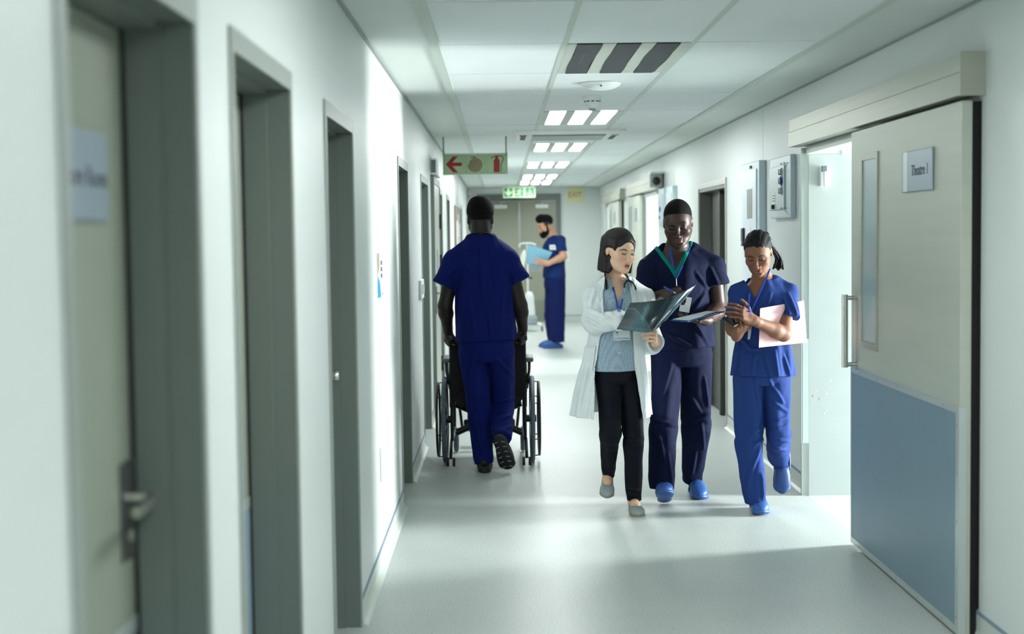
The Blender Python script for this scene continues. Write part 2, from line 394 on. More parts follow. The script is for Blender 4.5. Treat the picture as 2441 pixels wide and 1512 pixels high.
# right wall with its openings
RO = [(6.98, 8.49, 2.085), (11.56, 13.1, 2.0), (16.5, 17.95, 2.06)]
wr = MB(); y = Y0
for a, b, h in RO:
    wr.box((XR, y, 0), (XR+.2, a, ZC)); wr.box((XR, a, h), (XR+.2, b, ZC)); y = b
wr.box((XR, y, 0), (XR+.2, Y1, ZC))
wro = wr.build('wall_right', M_wall)
tag(wro, 'pale painted corridor wall with the sliding theatre doors', 'wall', kind='structure')
for yy, z0 in ((9.94, 0.12), (14.99, .12), (16.2, 2.1)):
    MB().box((XR-.0012, yy-.004, z0), (XR+.001, yy+.004, ZC)).build('panel_joint', M_grid, wro)
tag(MB().box((XL-.25, Y1, 0), (XR+.2, Y1+.2, ZC+.1)).build('wall_back', M_wall), 'pale end wall around the double doors', 'wall', kind='structure')
tag(MB().box((XL-.25, Y0-.2, 0), (XR+.2, Y0, ZC+.1)).build('wall_front', M_wall), 'pale wall closing the corridor behind the viewpoint', 'wall', kind='structure')
# ceiling: plaster margins + suspended tiles
GX0, GW, GY, GT = -.286, .5997, 5.424, 1.1994
ce = MB(); ce.box((XL-.2, Y0, ZC), (GX0-.02, Y1, ZC+.1)); ce.box((GX0+3*GW+.012, Y0, ZC-.006), (XR+.2, Y1, ZC+.1)); ce.box((GX0-.02, Y0, ZC+.06), (GX0+3*GW+.012, Y1, ZC+.1))
ceo = ce.build('ceiling', [M_ceil])
tag(ceo, 'white suspended tile ceiling with plaster margins', 'ceiling', kind='structure')
LIGHTROWS = {-8: 1, -5: 1, -2: 1, 1: 0, 4: 1, 7: 1, 10: 1, 13: 1, 15: 1}  # rearmost row is an unseen light added to brighten the near corridor
tile_me = {}
for r in range(-9, 18):
    for c in range(3):
        if c == 1 and r in LIGHTROWS: continue
        x0 = GX0+c*GW+.010; x1 = GX0+(c+1)*GW-.010; ya = GY+r*GT+.009; yb = min(GY+(r+1)*GT-.009, Y1)
        if ya >= Y1-.02: continue
        key = round(yb-ya, 3)
        if key not in tile_me:
            b = MB().box((-(x1-x0)/2, -(yb-ya)/2, 0), ((x1-x0)/2, (yb-ya)/2, .018), bev=.003); o = b.build('ceiling_tile', M_tile, ceo); tile_me[key] = o.data
        else:
            o = bpy.data.objects.new('ceiling_tile', tile_me[key]); COL.objects.link(o); o.parent = ceo
        dz = random.uniform(0, .003); tl = random.uniform(-.0035, .0035) if c == 2 else 0
        o.location = ((x0+x1)/2, (ya+yb)/2, ZC-.002+dz); o.rotation_euler = (0, tl, 0)
for i in range(4):
    x = GX0+i*GW; hw = .013 if 0 < i < 3 else .018
    MB().box((x-hw-(.012 if i == 0 else 0), Y0, ZC-(.004 if 0 < i < 3 else .010)), (x+hw, Y1, ZC+.03)).build('grid_bar', M_grid, ceo)
for r in range(-9, 18):
    yy = GY+r*GT
    if yy < Y1: MB().box((GX0+.012, yy-.012, ZC+.005), (GX0+3*GW-.01, yy+.012, ZC+.04)).build('cross_bar', mat('shaded_cross_tee', (120, 130, 130), .6), ceo)  # tees given a darker grey for the shade in the tile joints
MB().box((XL, Y0, ZC-.012), (XL+.014, Y1, ZC)).build('shadow_line_strip', M_grey, ceo)  # grey strips draw the shadow line where ceiling meets wall
MB().box((XR-.012, Y0, ZC-.016), (XR, Y1, ZC-.006)).build('shadow_line_strip', M_grey, ceo)
# coved skirtings with their strip
def cove(mb, y0, y1, x, sgn):
    pr = [(0, 0), (.030, 0), (.012, .012), (.005, .035), (.005, .10), (0, .10)]
    mb.prism([(x+sgn*a, y0, z) for a, z in pr], (0, y1-y0, 0))
def skirt(name, x, sgn, spans, lab):
    a, b = MB(), MB()
    for y0, y1 in spans: cove(a, y0, y1, x, sgn); b.box(sorted_box(x, x+sgn*.0055, 0)[0:1]+(y0, .098), sorted_box(x, x+sgn*.0055, 0)[1:2]+(y1, .112))
    o = a.build(name, M_skirt); tag(o, lab, 'skirting', kind='structure'); b.build('top_strip', M_strip, o)
def sorted_box(a, b, _): return (min(a, b), max(a, b))
sp = []; y = Y0
for a, b in LD: sp.append((y, a-.0)); y = b
skirt('baseboard_left', XL, 1, sp+[(y, Y1)], 'coved vinyl skirting with blue-grey strip along the left wall')
sp = []; y = Y0
for a, b, h in RO: sp.append((y, a-.032)); y = b+.032
skirt('baseboard_right', XR, -1, sp+[(y, Y1)], 'coved vinyl skirting with blue-grey strip along the right wall')
bb = MB(); bs = MB()
for x0, x1 in ((XL, -.42), (1.13, XR)):
    bb.box((x0, Y1-.006, 0), (x1, Y1, .10)); bs.box((x0, Y1-.007, .098), (x1, Y1, .115))
o = bb.build('baseboard_back', M_skirt); tag(o, 'skirting along the end wall', 'skirting', kind='structure'); bs.build('top_strip', M_strip, o)

# ------------------------------------------------------------------ hinged doors of the left wall
DL = ['blurred grey door nearest on the left, with a name plate and lever handle', 'second grey door on the left, with a blue-grey kick plate',
      'third grey door on the left, with a small chrome knob', 'fourth grey door on the left, beyond the wall leaflet', 'fifth grey door on the left, beside the wall switch',
      'narrow grey door on the left beyond the flush cupboard', 'seventh grey door on the left, behind the man pushing the wheelchair', 'last grey door on the left, near the end wall']
def lever(parent, y, z, x, sgn=1):
    pl = MB().box((x, y-.045, z-.12), (x+.006, y+.042, z+.07), bev=.002).build('handle_plate', mat('handle_plate_metal', (92, 94, 94), .35, metal=.7), parent)
    MB().tube(catmull([(x, y, z), (x+.04, y, z), (x+.058, y-.012*sgn, z), (x+.062, y-.04*sgn, z), (x+.062, y-.16*sgn, z)], 5), .011, 12).build('lever', M_chrome, pl, True)
    MB().cyl((x+.004, y, z-.075), (x+.010, y, z-.075), .012).build('keyhole', M_steel, pl, True)
for i, (a, b) in enumerate(LD):
    d = empty('door_%d' % (i+1), (XL, (a+b)/2, 0), DL[i], 'door', kind='structure')
    f = MB(); t = .045; dp = .20
    for ya, yb in ((a, a+.02), (b-.02, b)): f.box((XL-dp, ya, 0), (XL+.004, yb, DH))
    f.box((XL-dp, a+.02, DH-.02), (XL+.004, b-.02, DH))
    fo = f.build('frame', M_frame, d)
    ar = MB()      # flat architrave lips on the wall face
    ar.box((XL+.001, a-.012, 0), (XL+.007, a+.021, DH-.021)); ar.box((XL+.001, b-.021, 0), (XL+.007, b+.008, DH-.021)); ar.box((XL+.001, a-.012, DH-.021), (XL+.007, b+.008, DH+.032))
    ar.build('architrave', mat('frame_lip', (150, 158, 152), .4, metal=.2), d)
    st = MB()      # door stop
    for ya, yb in ((a+.02, a+.032), (b-.032, b-.02)): st.box((XL-dp, ya, 0), (XL-.062, yb, DH-.02))
    st.box((XL-dp, a+.032, DH-.032), (XL-.062, b-.032, DH-.02)); st.build('stop', M_frame, d)
    lf = MB().box((XL-.175, a+.036, .006), (XL-.135, b-.042, DH-.036)).build('leaf', M_leaf, d)
    MB().box((XL-.178, b-.044, 0), (XL-.128, b-.030, DH-.03)).build('gap_shade', mat('gap_shade_black', (10, 12, 12), .8), d)  # black strip paints the shade in the gap between leaf and jamb
    if i < 3 or i == 4:
        MB().box((XL-.136, a+.04, .01), (XL-.1335, b-.045, .835)).build('kick_plate', M_kick, lf)
        MB().box((XL-.136, a+.04, .835), (XL-.1325, b-.045, .865)).build('kick_trim', M_alu, lf)
    if i == 0:
        lever(lf, b-.088, 1.105, XL-.135)
        pm = MB().box((XL-.135, b-.44, 1.635), (XL-.127, b-.18, 1.795), bev=.003).build('name_plate', mat('plate_metal', (146, 160, 172), .35, metal=.3), lf)
        text('name_plate_text', 'Store Room', .052, frameM((XL-.1265, b-.315, 1.712), (0, 1, 0), (0, 0, 1)), M_ink, pm)
    elif i == 2:
        MB().lathe((XL-.135, b-.12, 1.05), (1, 0, 0), [(.02, 0), (.011, .01), (.010, .045), (.022, .055), (.024, .07), (.018, .08)], 16).build('knob', M_chrome, lf, True)
    elif i != 1: lever(lf, b-.115, 1.08, XL-.135)

# flush service cupboard on the left wall
d = empty('service_cupboard', (XL, 12.85, 0), 'flush grey service cupboard door with black hinges on the left wall', 'cupboard')
lf = MB().box((XL, 12.3, .12), (XL+.022, 13.42, 2.06), bev=.003).build('door', mat('cupboard_paint', (186, 190, 180), .35), d)
fr = MB(); fr.box((XL, 12.24, 0), (XL+.03, 12.3, 2.12)); fr.box((XL, 13.42, 0), (XL+.03, 13.48, 2.12)); fr.box((XL, 12.3, 2.06), (XL+.03, 13.42, 2.12)); fr.build('frame', M_frame, d)
for z in (1.74, 1.36, .4): MB().box((XL+.02, 13.36, z-.07), (XL+.046, 13.45, z+.07), bev=.004).build('hinge', M_black, lf)
MB().box((XL+.022, 12.8, 1.25), (XL+.026, 12.95, 1.48)).build('notice', mat('cupboard_notice', (150, 154, 150), .5), lf)
pl = MB().box((XL+.022, 12.42, .92), (XL+.030, 12.52, 1.16), bev=.003).build('handle_plate', M_black, lf)
MB().tube(catmull([(XL+.03, 12.47, 1.10), (XL+.07, 12.47, 1.10), (XL+.08, 12.5, 1.10), (XL+.08, 12.62, 1.10)], 5), .01, 10).build('lever', M_chrome, pl, True)

# ------------------------------------------------------------------ right wall: dark doorway
d = empty('door_9', (XR, 12.33, 0), 'dark grey recessed door on the right wall behind the tall man', 'door', kind='structure')
f = MB(); a, b, h = RO[1]
for ya, yb in ((a, a+.03), (b-.03, b)): f.box((XR-.004, ya, 0), (XR+.2, yb, h))
f.box((XR-.004, a+.03, h-.03), (XR+.2, b-.03, h)); f.build('frame', mat('dark_frame_paint', (92, 95, 88), .4), d)
ar = MB(); ar.box((XR-.012, a-.03, 0), (XR-.001, a, h)); ar.box((XR-.012, b, 0), (XR-.001, b+.03, h)); ar.box((XR-.012, a-.03, h), (XR-.001, b+.03, h+.05)); ar.build('architrave', mat('frame_face', (176, 180, 170), .35, metal=.3), d)
lf = MB().box((XR+.10, a+.03, .005), (XR+.14, b-.03, h-.03)).build('leaf', M_dark, d)
MB().box((XR+.06, (a+b)/2-.03, .005), (XR+.14, (a+b)/2+.03, h-.03)).build('mullion', M_dark, d)

# ------------------------------------------------------------------ sliding theatre doors
def sliding(n, label, box, leaf, op, plate_text, detail):
    """box (y0,y1) cover of the track; leaf (y0,y1); op opening (y0,y1) with its jambs"""
    d = empty('door_%d' % n, (XR, (leaf[0]+leaf[1])/2, 0), label, 'door', kind='structure')
    zt, zb = 2.272, 2.112; xf = 1.755
    t = MB(); t.prism([(xf, box[0], zb+.02), (xf, box[0], zb+.085), (xf+.006, box[0], zb+.09), (xf+.006, box[0], zt), (XR, box[0], zt), (XR, box[0], zb+.02), (XR-.015, box[0], zb), (xf, box[0], zb)], (0, box[1]-box[0], 0))
    t.build('track_cover', M_steel, d)
    if detail:
        MB().box((xf-.003, box[0]-.004, zb-.004), (XR, box[0], zt+.003)).build('cover_end', M_steel, d)
    lf = MB().box((1.775, leaf[0], .012), (1.818, leaf[1], zb-.018), bev=.002).build('leaf', mat('sliding_leaf_steel', (186, 192, 180), .45, metal=.25, noise=(2, .06, 3, (1, .4, 10))), d)
    y0, y1 = leaf
    MB().box((1.8185, y0+.004, .01), (XR-.001, y0+.03, zb-.02)).build('edge_gap_shade', mat('gap_shade_black', (10, 12, 12), .8), d)  # black strips paint the dark gap between sliding leaf and wall
    MB().box((XR-.005, y0-.012, .12), (XR-.001, y0+.004, zb-.02)).build('edge_gap_shade', mat('gap_shade_black', (10, 12, 12), .8), d)
    kp = MB().box((1.7725, y0+.035, .045), (1.775, y1-.02, .885)).build('kick_plate', M_kick, lf)
    tr = MB(); tr.box((1.7705, y0+.036, .885), (1.776, y1-.002, .912)); tr.box((1.7705, y0+.036, .014), (1.776, y1-.002, .045)); tr.box((1.7705, y1-.02, .045), (1.776, y1-.002, .885)); tr.box((1.7705, y0-.003, .014), (1.776, y0+.036, .912)); tr.box((1.776, y0-.003, .014), (1.80, y0-.0005, .912))
    tro = tr.build('kick_trim', M_alu, lf)
    if detail:
        for k in range(5):
            zz = .08+k*.19
            MB().lathe((1.7705, y0+.017, zz), (-1, 0, 0), [(.005, 0), (.0035, .0015)], 10).build('screw', M_grey, tro)
        for k in range(5):
            for zz in (.898, .028): MB().lathe((1.7705, y0+.2+k*.33, zz), (-1, 0, 0), [(.005, 0), (.0035, .0015)], 10).build('screw', M_grey, tro)
    # vision slit
    s1 = y1-.229; s0 = s1-.252; z0, z1 = 1.062, 1.942
    vf = MB(); vf.box((1.768, s0-.028, z0-.03), (1.777, s0, z1+.03)); vf.box((1.768, s1, z0-.03), (1.777, s1+.028, z1+.03)); vf.box((1.768, s0, z1), (1.777, s1, z1+.03)); vf.box((1.768, s0, z0-.03), (1.777, s1, z0))
    vo = vf.build('vision_frame', M_steel, lf); MB().box((1.7735, s0, z0), (1.7755, s1, z1)).build('pane', M_glass, vo)
    # name plate
    p1 = s0-.441; p0 = p1-.435; pz0, pz1 = 1.765, 1.94
    if not detail: p0 = p1-.3
    pm = MB().box((1.765, p0, pz0), (1.774, p1, pz1), bev=.003).build('name_plate', mat('blue_grey_plate', (150, 164, 176), .35, metal=.25), lf)
    if detail:
        MB().box((1.764, p1-.095, pz0+.002), (1.7652, p1-.03, pz1-.002)).build('plate_reflection', mat('plate_reflection_pale', (205, 212, 214), .3, metal=.2), pm)  # pale strip painted as a reflection on the plate
        text('plate_text', plate_text, .066, frameM((1.7645, p0+.165, (pz0+pz1)/2), (0, -1, 0), (0, 0, 1)), M_ink, pm, font_scale=(.92, 1))
    # D pull handle
    hy = y1-.11; hx = 1.715
    hd = MB().tube(catmull([(hx, hy, .92), (hx, hy, .96), (hx, hy, 1.1), (hx, hy, 1.24), (hx, hy, 1.285)], 4), .0155, 16).build('pull_handle', M_chrome, lf, True)
    for z in (.935, 1.268): MB().tube([(hx, hy, z), (1.777, hy, z)], .0115, 14).build('standoff', M_chrome, hd, True)
    # opening jambs and head
    j = MB(); j.box((XR-.04, op[1], 0), (XR, op[1]+.025, 2.10)); j.box((XR-.018, op[0], 2.065), (XR, op[1]+.025, 2.10)); j.build('jamb', mat('jamb_metal', (176, 184, 178), .45, metal=.25), d)
    if detail:
        g = MB(); g.box((XR-.036, op[1]-.004, .32), (XR+.002, op[1]-.0005, .955), bev=.0015); g.box((XR-.042, op[1]-.004, .32), (XR-.038, op[1]+.024, .955)); g.build('corner_guard', M_alu, d)
    return d
SD1 = sliding(10, 'brushed steel sliding theatre door standing open on the right', (5.39, 8.6), (5.44, 7.137), (6.98, 8.49), 'Theatre 1', True)
sliding(11, 'far steel sliding door with a bright opening beside it', (16.0, 19.75), (17.95, 19.55), (16.5, 17.95), '', False)
sliding(12, 'farthest steel sliding door near the end wall', (20.75, 24.5), (21.1, 23.0), (23.0, 24.3), '', False)

# lit theatre vestibules behind the openings
def room(n, y0, y1, x1, label):
    m = MB(); m.box((XR+.2, y1-.004, 0), (x1, y1+.15, 2.7)); m.box((XR+.003, y1-.004, 0), (XR+.2, y1-.0005, 2.06)); k = MB(); k.box((XR+.2, y0-.15, 0), (x1, y0, 2.7)); k.box((x1, y0-.15, 0), (x1+.15, y1+.15, 2.7)); k.box((XR+.2, y0, 2.6), (x1, y1, 2.7)); tag(k.build('wall_theatre_inner_%d' % n, mat('theatre_damped_wall', (122, 134, 134), .6)), 'unseen inner walls and ceiling, darkened against bounced light, of theatre %s' % ('near' if n == 1 else 'far'), 'wall', kind='structure')  # unseen inner walls coloured darker to cut bounced light
    tag(m.build('wall_theatre_%d' % n, mat('theatre_wall', (184, 191, 188), .5, noise=(6, .04, 4))), label, 'wall', kind='structure')
    tag(MB().box((XR, y0, -.08), (x1, y1, 0)).build('floor_theatre_%d' % n, M_floor2), 'speckled vinyl floor inside theatre opening %s' % ('near' if n == 1 else 'far'), 'floor', kind='structure')
room(1, 5.6, 8.49, 6.4, 'bright scuffed wall inside the open theatre doorway')
room(2, 15.0, 19.0, 4.8, 'bright wall inside the far open theatre doorway')
tag(MB().box((XR, 11.3, -.08), (XR+.2, 13.4, 0)).build('floor_doorway', M_floor), 'vinyl floor in the dark doorway', 'floor', kind='structure')
sc = empty('paint_scuff', (2.0, 8.49, .6), 'small chips in the paint of the bright doorway wall', 'scuff')
for x, z, a, b in ((1.884, .608, .010, .008), (1.925, .588, .012, .009), (1.932, .545, .006, .006), (1.96, .62, .012, .003), (1.985, .70, .010, .003), (1.945, .5, .006, .006), (2.01, .47, .008, .002), (1.99, .66, .007, .002), (1.90, .64, .01, .002), (2.02, .42, .006, .002), (1.955, .52, .003, .008), (2.03, .36, .004, .004)):
    poly = [(x+a*math.cos(t)*random.uniform(.6, 1), 8.4855, z+b*math.sin(t)*random.uniform(.6, 1)) for t in np.linspace(0, 2*PI, 8)[:-1]]
    MB().prism(poly, (0, -.0006, 0)).build('chip', mat('chip_tan', (214, 190, 150), .7) if a > .0095 and b > .005 or abs(z-.545) < .01 else mat('chip_white', (232, 238, 234), .6), sc)
bx = empty('door_sensor', (1.93, 8.47, 1.93), 'small white bracket high on the bright doorway wall', 'bracket')
MB().box((1.915, 8.44, 1.87), (1.945, 8.49, 1.985), bev=.004).build('plate', M_white, bx)
MB().box((1.920, 8.42, 1.955), (1.95, 8.445, 1.99), bev=.003).build('head', mat('bracket_grey', (120, 136, 140), .4, metal=.4), bx)
MB().tube([(1.936, 8.436, 1.96), (1.936, 8.436, 1.865)], .003, 8).build('rod', M_grey, bx)

# ------------------------------------------------------------------ end wall: double doors
d = empty('door_13', (.35, Y1, 0), 'grey double doors closing the far end of the corridor', 'door', kind='structure')
f = MB()
for a, b in ((-.42, -.33), (1.04, 1.13)): f.box((a, Y1-.03, 0), (b, Y1+.02, 2.36))
f.box((-.33, Y1-.03, 2.24), (1.04, Y1+.02, 2.36)); f.build('frame', M_frame, d)
for a, b, nm in ((-.33, .35, 0), (.37, 1.04, 1)):
    lf = MB().box((a, Y1-.012, .01), (b, Y1+.02, 2.23)).build('leaf', mat('end_door_paint', (146, 148, 132), .45), d)
    MB().box((a+.03, Y1-.016, .92), (b-.03, Y1-.011, 1.02)).build('push_rail', M_grey, lf)
    MB().box((a+.02, Y1-.016, .02), (b-.02, Y1-.011, .40)).build('kick_plate', mat('end_kick', (128, 132, 122), .4), lf)
    cx = .78 if nm else .02
    c = MB().box((cx-.12, Y1-.07, 2.10), (cx+.12, Y1-.012, 2.17), bev=.008).build('door_closer', M_white, lf)
    MB().tube([(cx, Y1-.05, 2.17), (cx, Y1-.05, 2.21), (cx+.18, Y1-.05, 2.235)], .012, 8).build('closer_arm', M_alu, c)
MB().box((.345, Y1-.03, .01), (.375, Y1+.02, 2.23)).build('meeting_stile', mat('stile_metal', (158, 164, 166), .35, metal=.5), d)
sw = empty('wall_switch', (1.25, Y1, 1.2), 'white switch plate on the end wall behind the bearded man', 'switch')
MB().box((1.19, Y1-.012, 1.12), (1.28, Y1, 1.30), bev=.004).build('plate', M_white, sw); MB().box((1.225, Y1-.018, 1.18), (1.245, Y1-.01, 1.22), bev=.002).build('rocker', M_grey, sw)
sb = empty('wall_sensor', (-.56, Y1, 2.36), 'small white box high in the far left corner', 'sensor')
MB().box((-.585, Y1-.08, 2.29), (-.53, Y1, 2.42), bev=.01).build('body', M_white, sb); MB().box((-.57, Y1-.084, 2.31), (-.545, Y1-.079, 2.35)).build('lens', M_grey, sb)
# ================================================================== things on the ceiling and walls
LN = {-8: 'unseen ceiling light added at the closed end to brighten the near corridor', -5: 'lit ceiling light above the viewpoint, out of view', -2: 'lit ceiling light over the nearest doors, just out of view', 1: 'unlit ceiling light with three black-taped strips, nearest in view',
      4: 'nearest lit three-strip ceiling light, just past the smoke detector', 7: 'lit three-strip ceiling light just beyond the air conditioner', 10: 'third lit three-strip ceiling light from the front',
      13: 'fourth lit three-strip ceiling light, second from the end wall', 15: 'farthest lit three-strip ceiling light, above the green sign'}
for r, on in LIGHTROWS.items():
    x0 = GX0+GW+.012; x1 = GX0+2*GW-.012; ya = GY+r*GT+.004; yb = GY+(r+1)*GT-.004
    t = empty('ceiling_light', ((x0+x1)/2, (ya+yb)/2, ZC), LN[r], 'ceiling light', 'three-strip ceiling lights in the middle row of tiles')
    h = MB(); h.box((x0, ya, ZC+.014), (x1, yb, ZC+.03))
    cs = [(x0+x1)/2+(i-1)*.184 for i in range(3)]; edges = [x0]+[e for c in cs for e in (c-.059, c+.059)]+[x1]
    for i in range(0, len(edges), 2): h.box((edges[i], ya, ZC-.004), (edges[i+1], yb, ZC+.014))
    h.build('housing', M_lampin, t)
    for i, c in enumerate(cs):
        if on:
            MB().box((c-.057, ya+.01, ZC-.0035), (c+.057, yb-.01, ZC+.004)).build('diffuser', M_lampon, t)
        else:
            wv = [random.uniform(-.012, .012) for _ in range(8)]; n = 8
            L = [(c-.060+.005*math.sin(k*.9+i), ya+.004+(yb-ya-.008)*k/(n-1), ZC-.006) for k in range(n)]; R = [(c+.056+.007*math.sin(k*.8+2*i+1), ya+.004+(yb-ya-.008)*k/(n-1), ZC-.006) for k in range(n)]
            MB().prism(L+R[::-1], (0, 0, .008)).build('taped_strip', M_tapeb, t)
            if i == 0: MB().box((c-.012, ya+.3, ZC-.0075), (c-.006, yb-.35, ZC-.005)).build('tear', M_black, t)
# ceiling access point, smoke detector, air conditioner
ap = P(1432, 203, 8.35)
t = empty('access_point', (ap[0], 8.35, ZC), 'flat white domed disc on the ceiling before the smoke detector', 'access point')
MB().lathe((ap[0], 8.35, ZC-.002), (0, 0, -1), [(.118, 0), (.118, .006), (.105, .02), (.07, .036), (.03, .042), (.005, .043)], 36).build('dome', M_white, t, 'all')
MB().lathe((ap[0]-.005, 8.25, ZC-.026), (0, 0, -1), [(.006, 0), (.004, .006)], 10).build('indicator', M_black, t)
sd = P(1412, 240, 9.15)
t = empty('smoke_detector', (sd[0], 9.15, ZC), 'white smoke detector hanging below the ceiling in front of lit strips', 'smoke detector')
c0 = (sd[0], 9.15, ZC)
MB().lathe(c0, (0, 0, -1), [(.062, 0), (.062, .008), (.056, .012), (.056, .028)], 32).build('base', M_white, t, True)
MB().lathe((c0[0], c0[1], ZC-.026), (0, 0, -1), [(.050, 0), (.050, .022), (.047, .03), (.034, .048), (.026, .052)], 32).build('body', M_white, t, True)
for k in range(10):
    a = 2*PI*k/10; MB().box((-.010, .0485, -.006), (.010, .0515, 0), Matrix.Translation((c0[0], c0[1], ZC-.032)) @ Matrix.Rotation(a, 4, 'Z')).build('vent', M_black, t)
MB().lathe((c0[0], c0[1], ZC-.076), (0, 0, -1), [(.022, 0), (.022, .014), (.018, .017)], 20).build('chamber', mat('detector_grey', (150, 168, 170), .5), t, True)
ac = empty('air_conditioner', (.62, 12.5, ZC), 'white ceiling cassette air conditioner between the rows of lights', 'air conditioner')
ax0, ax1, ay0, ay1, az = .118, 1.085, 12.0, 12.86, ZC-.038
m = MB(); pts = []
for cx, cy, a0 in ((ax1-.06, ay1-.06, 0), (ax0+.06, ay1-.06, 90), (ax0+.06, ay0+.06, 180), (ax1-.06, ay0+.06, 270)):
    pts += [(cx+.06*math.cos(math.radians(a0+q)), cy+.06*math.sin(math.radians(a0+q))) for q in (0, 30, 60, 90)]
cx, cy = (ax0+ax1)/2, (ay0+ay1)/2; rings = [(1, ZC), (1, ZC-.012), (.93, az), (.70, az)]; n = len(pts); vs = [(cx+(x-cx)*s_, cy+(y_-cy)*s_, z) for s_, z in rings for x, y_ in pts]
m.add(vs, [(i*n+k, i*n+(k+1) % n, (i+1)*n+(k+1) % n, (i+1)*n+k) for i in range(3) for k in range(n)]+[tuple(3*n+k for k in range(n))]); m.build('panel', M_white, ac)
for a, b, c_, d_ in ((ax0+.17, ax1-.17, ay0+.07, ay0+.115), (ax0+.17, ax1-.17, ay1-.115, ay1-.07), (ax0+.07, ax0+.115, ay0+.17, ay1-.17), (ax1-.115, ax1-.07, ay0+.17, ay1-.17)):
    MB().box((a, c_, az-.002), (b, d_, az+.008)).build('outlet', mat('vent_dark', (60, 68, 66), .6), ac)
MB().box((ax0+.17, ay0+.15, az-.008), (ax1-.17, ay1-.15, az), bev=.004).build('grille', mat('grille_grey', (170, 182, 174), .5), ac)
for x in (ax0+.09, ax1-.09): MB().box((x-.03, ay0+.10, az-.006), (x+.03, ay0+.17, az-.001), bev=.002).build('corner_cap', M_black if x < .6 else M_grey, ac)

# ------------------------------------------------------------------ hanging fire sign
SY = 12.7
def sx(u): return P(u, 390, SY)[0]
def sz(v): return P(1130, v, SY)[2]
t = empty('fire_equipment_sign', (sx(1132), SY, ZC), 'hanging pale green sign with red arrow, hose reel and extinguisher symbols', 'sign')
L, R_, T_, B_ = sx(1056), sx(1210), sz(366), sz(416)
MB().box((L, SY, B_), (R_, SY+.006, T_), bev=.002).build('panel', M_glow, t)
fr = MB(); fr.box((L-.002, SY-.002, T_-.008), (R_+.002, SY+.008, T_+.004)); fr.box((L-.002, SY-.002, B_-.003), (R_+.002, SY+.008, B_+.004)); fr.build('edge_strip', M_grid, t)
for x in (L+.006, R_-.012): MB().box((x-.007, SY-.002, T_-.02), (x+.007, SY+.008, ZC)).build('hanger', mat('hanger_metal', (136, 150, 146), .4, metal=.3), t)
yf = SY-.0022; H = T_-B_; W3 = (R_-L)/3
def symbol(name, poly, m=None, parent=t, y=None): return MB().prism([(x, yf if y is None else y, z) for x, z in poly], (0, .0016, 0)).build(name, m or M_red, parent)
cs = [(L+W3*(i+.5), (T_+B_)/2-.002) for i in range(3)]
def rrect(cx, cz, hx, hz, r): return [(cx+sx_*(hx-r)+r*math.cos(a), cz+sz_*(hz-r)+r*math.sin(a)) for sx_, sz_, a0 in ((1, 1, 0), (-1, 1, 90), (-1, -1, 180), (1, -1, 270)) for a in [math.radians(a0+q) for q in (0, 30, 60, 90)]]
for cx, cz in cs:
    p = [(x, yf+.0004, z) for x, z in rrect(cx, cz, .083, .083, .014)]; MB().tube(p+[p[0]], .0010, 5).build('border', mat('sign_line', (110, 132, 100), .5), t)
cx, cz = cs[0]; q = .072
symbol('arrow', [(cx-q, cz), (cx-.006, cz+q), (cx+.038, cz+q), (cx-.012, cz+.016), (cx+q, cz+.016), (cx+q, cz-.016), (cx-.012, cz-.016), (cx+.038, cz-q), (cx-.006, cz-q)])
# hose reel spiral (drawn with chunks so that the polygon stays simple)
cx, cz = cs[1]; cz -= .004; m = MB()
for k in range(150):
    def sp(j, e): th = j/150*2*PI*4.25-PI*.5; r = .004+.060*(j/150)+e; return (cx+r*math.cos(th)*-1, cz+r*math.sin(th))
    a, b, c_, d_ = sp(k, -.0038), sp(k+1, -.0038), sp(k+1, .0038), sp(k, .0038)
    m.prism([(x, yf, z) for x, z in (a, b, c_, d_)], (0, .0016, 0))
m.build('hose_spiral', mat('sign_dark_red', (112, 24, 24), .5), t)
symbol('hose_nozzle', [(cx+.012, cz+.062), (cx-.01, cz+.072), (cx-.046, cz+.069), (cx-.046, cz+.064), (cx-.01, cz+.061)], mat('sign_brown', (80, 40, 30), .5))
cx, cz = cs[2]
symbol('extinguisher', [(cx-.028, cz-.074), (cx+.026, cz-.074), (cx+.026, cz+.03), (cx+.016, cz+.044), (cx+.012, cz+.05), (cx+.012, cz+.066), (cx+.006, cz+.075), (cx-.008, cz+.075), (cx-.014, cz+.066), (cx-.014, cz+.05), (cx-.018, cz+.044), (cx-.028, cz+.03)])
dk = mat('sign_brown', (80, 40, 30), .5)
for path in ([(cx-.005, cz+.068), (cx-.02, cz+.068), (cx-.05, cz+.052)], [(cx+.01, cz+.07), (cx+.04, cz+.07), (cx+.057, cz+.055), (cx+.055, cz+.03), (cx+.042, cz+.005), (cx+.038, cz-.03), (cx+.040, cz-.07)]):
    MB().strip([V(p[0], yf+.001, p[1]) for p in catmull([V(*p) for p in path], 6)], .0035, (0, -1, 0)).build('hose_line', dk, t)
MB().box((cx-.03, yf+.0008, B_+.006), (cx+.07, yf+.002, B_+.011)).build('small_print', dk, t)

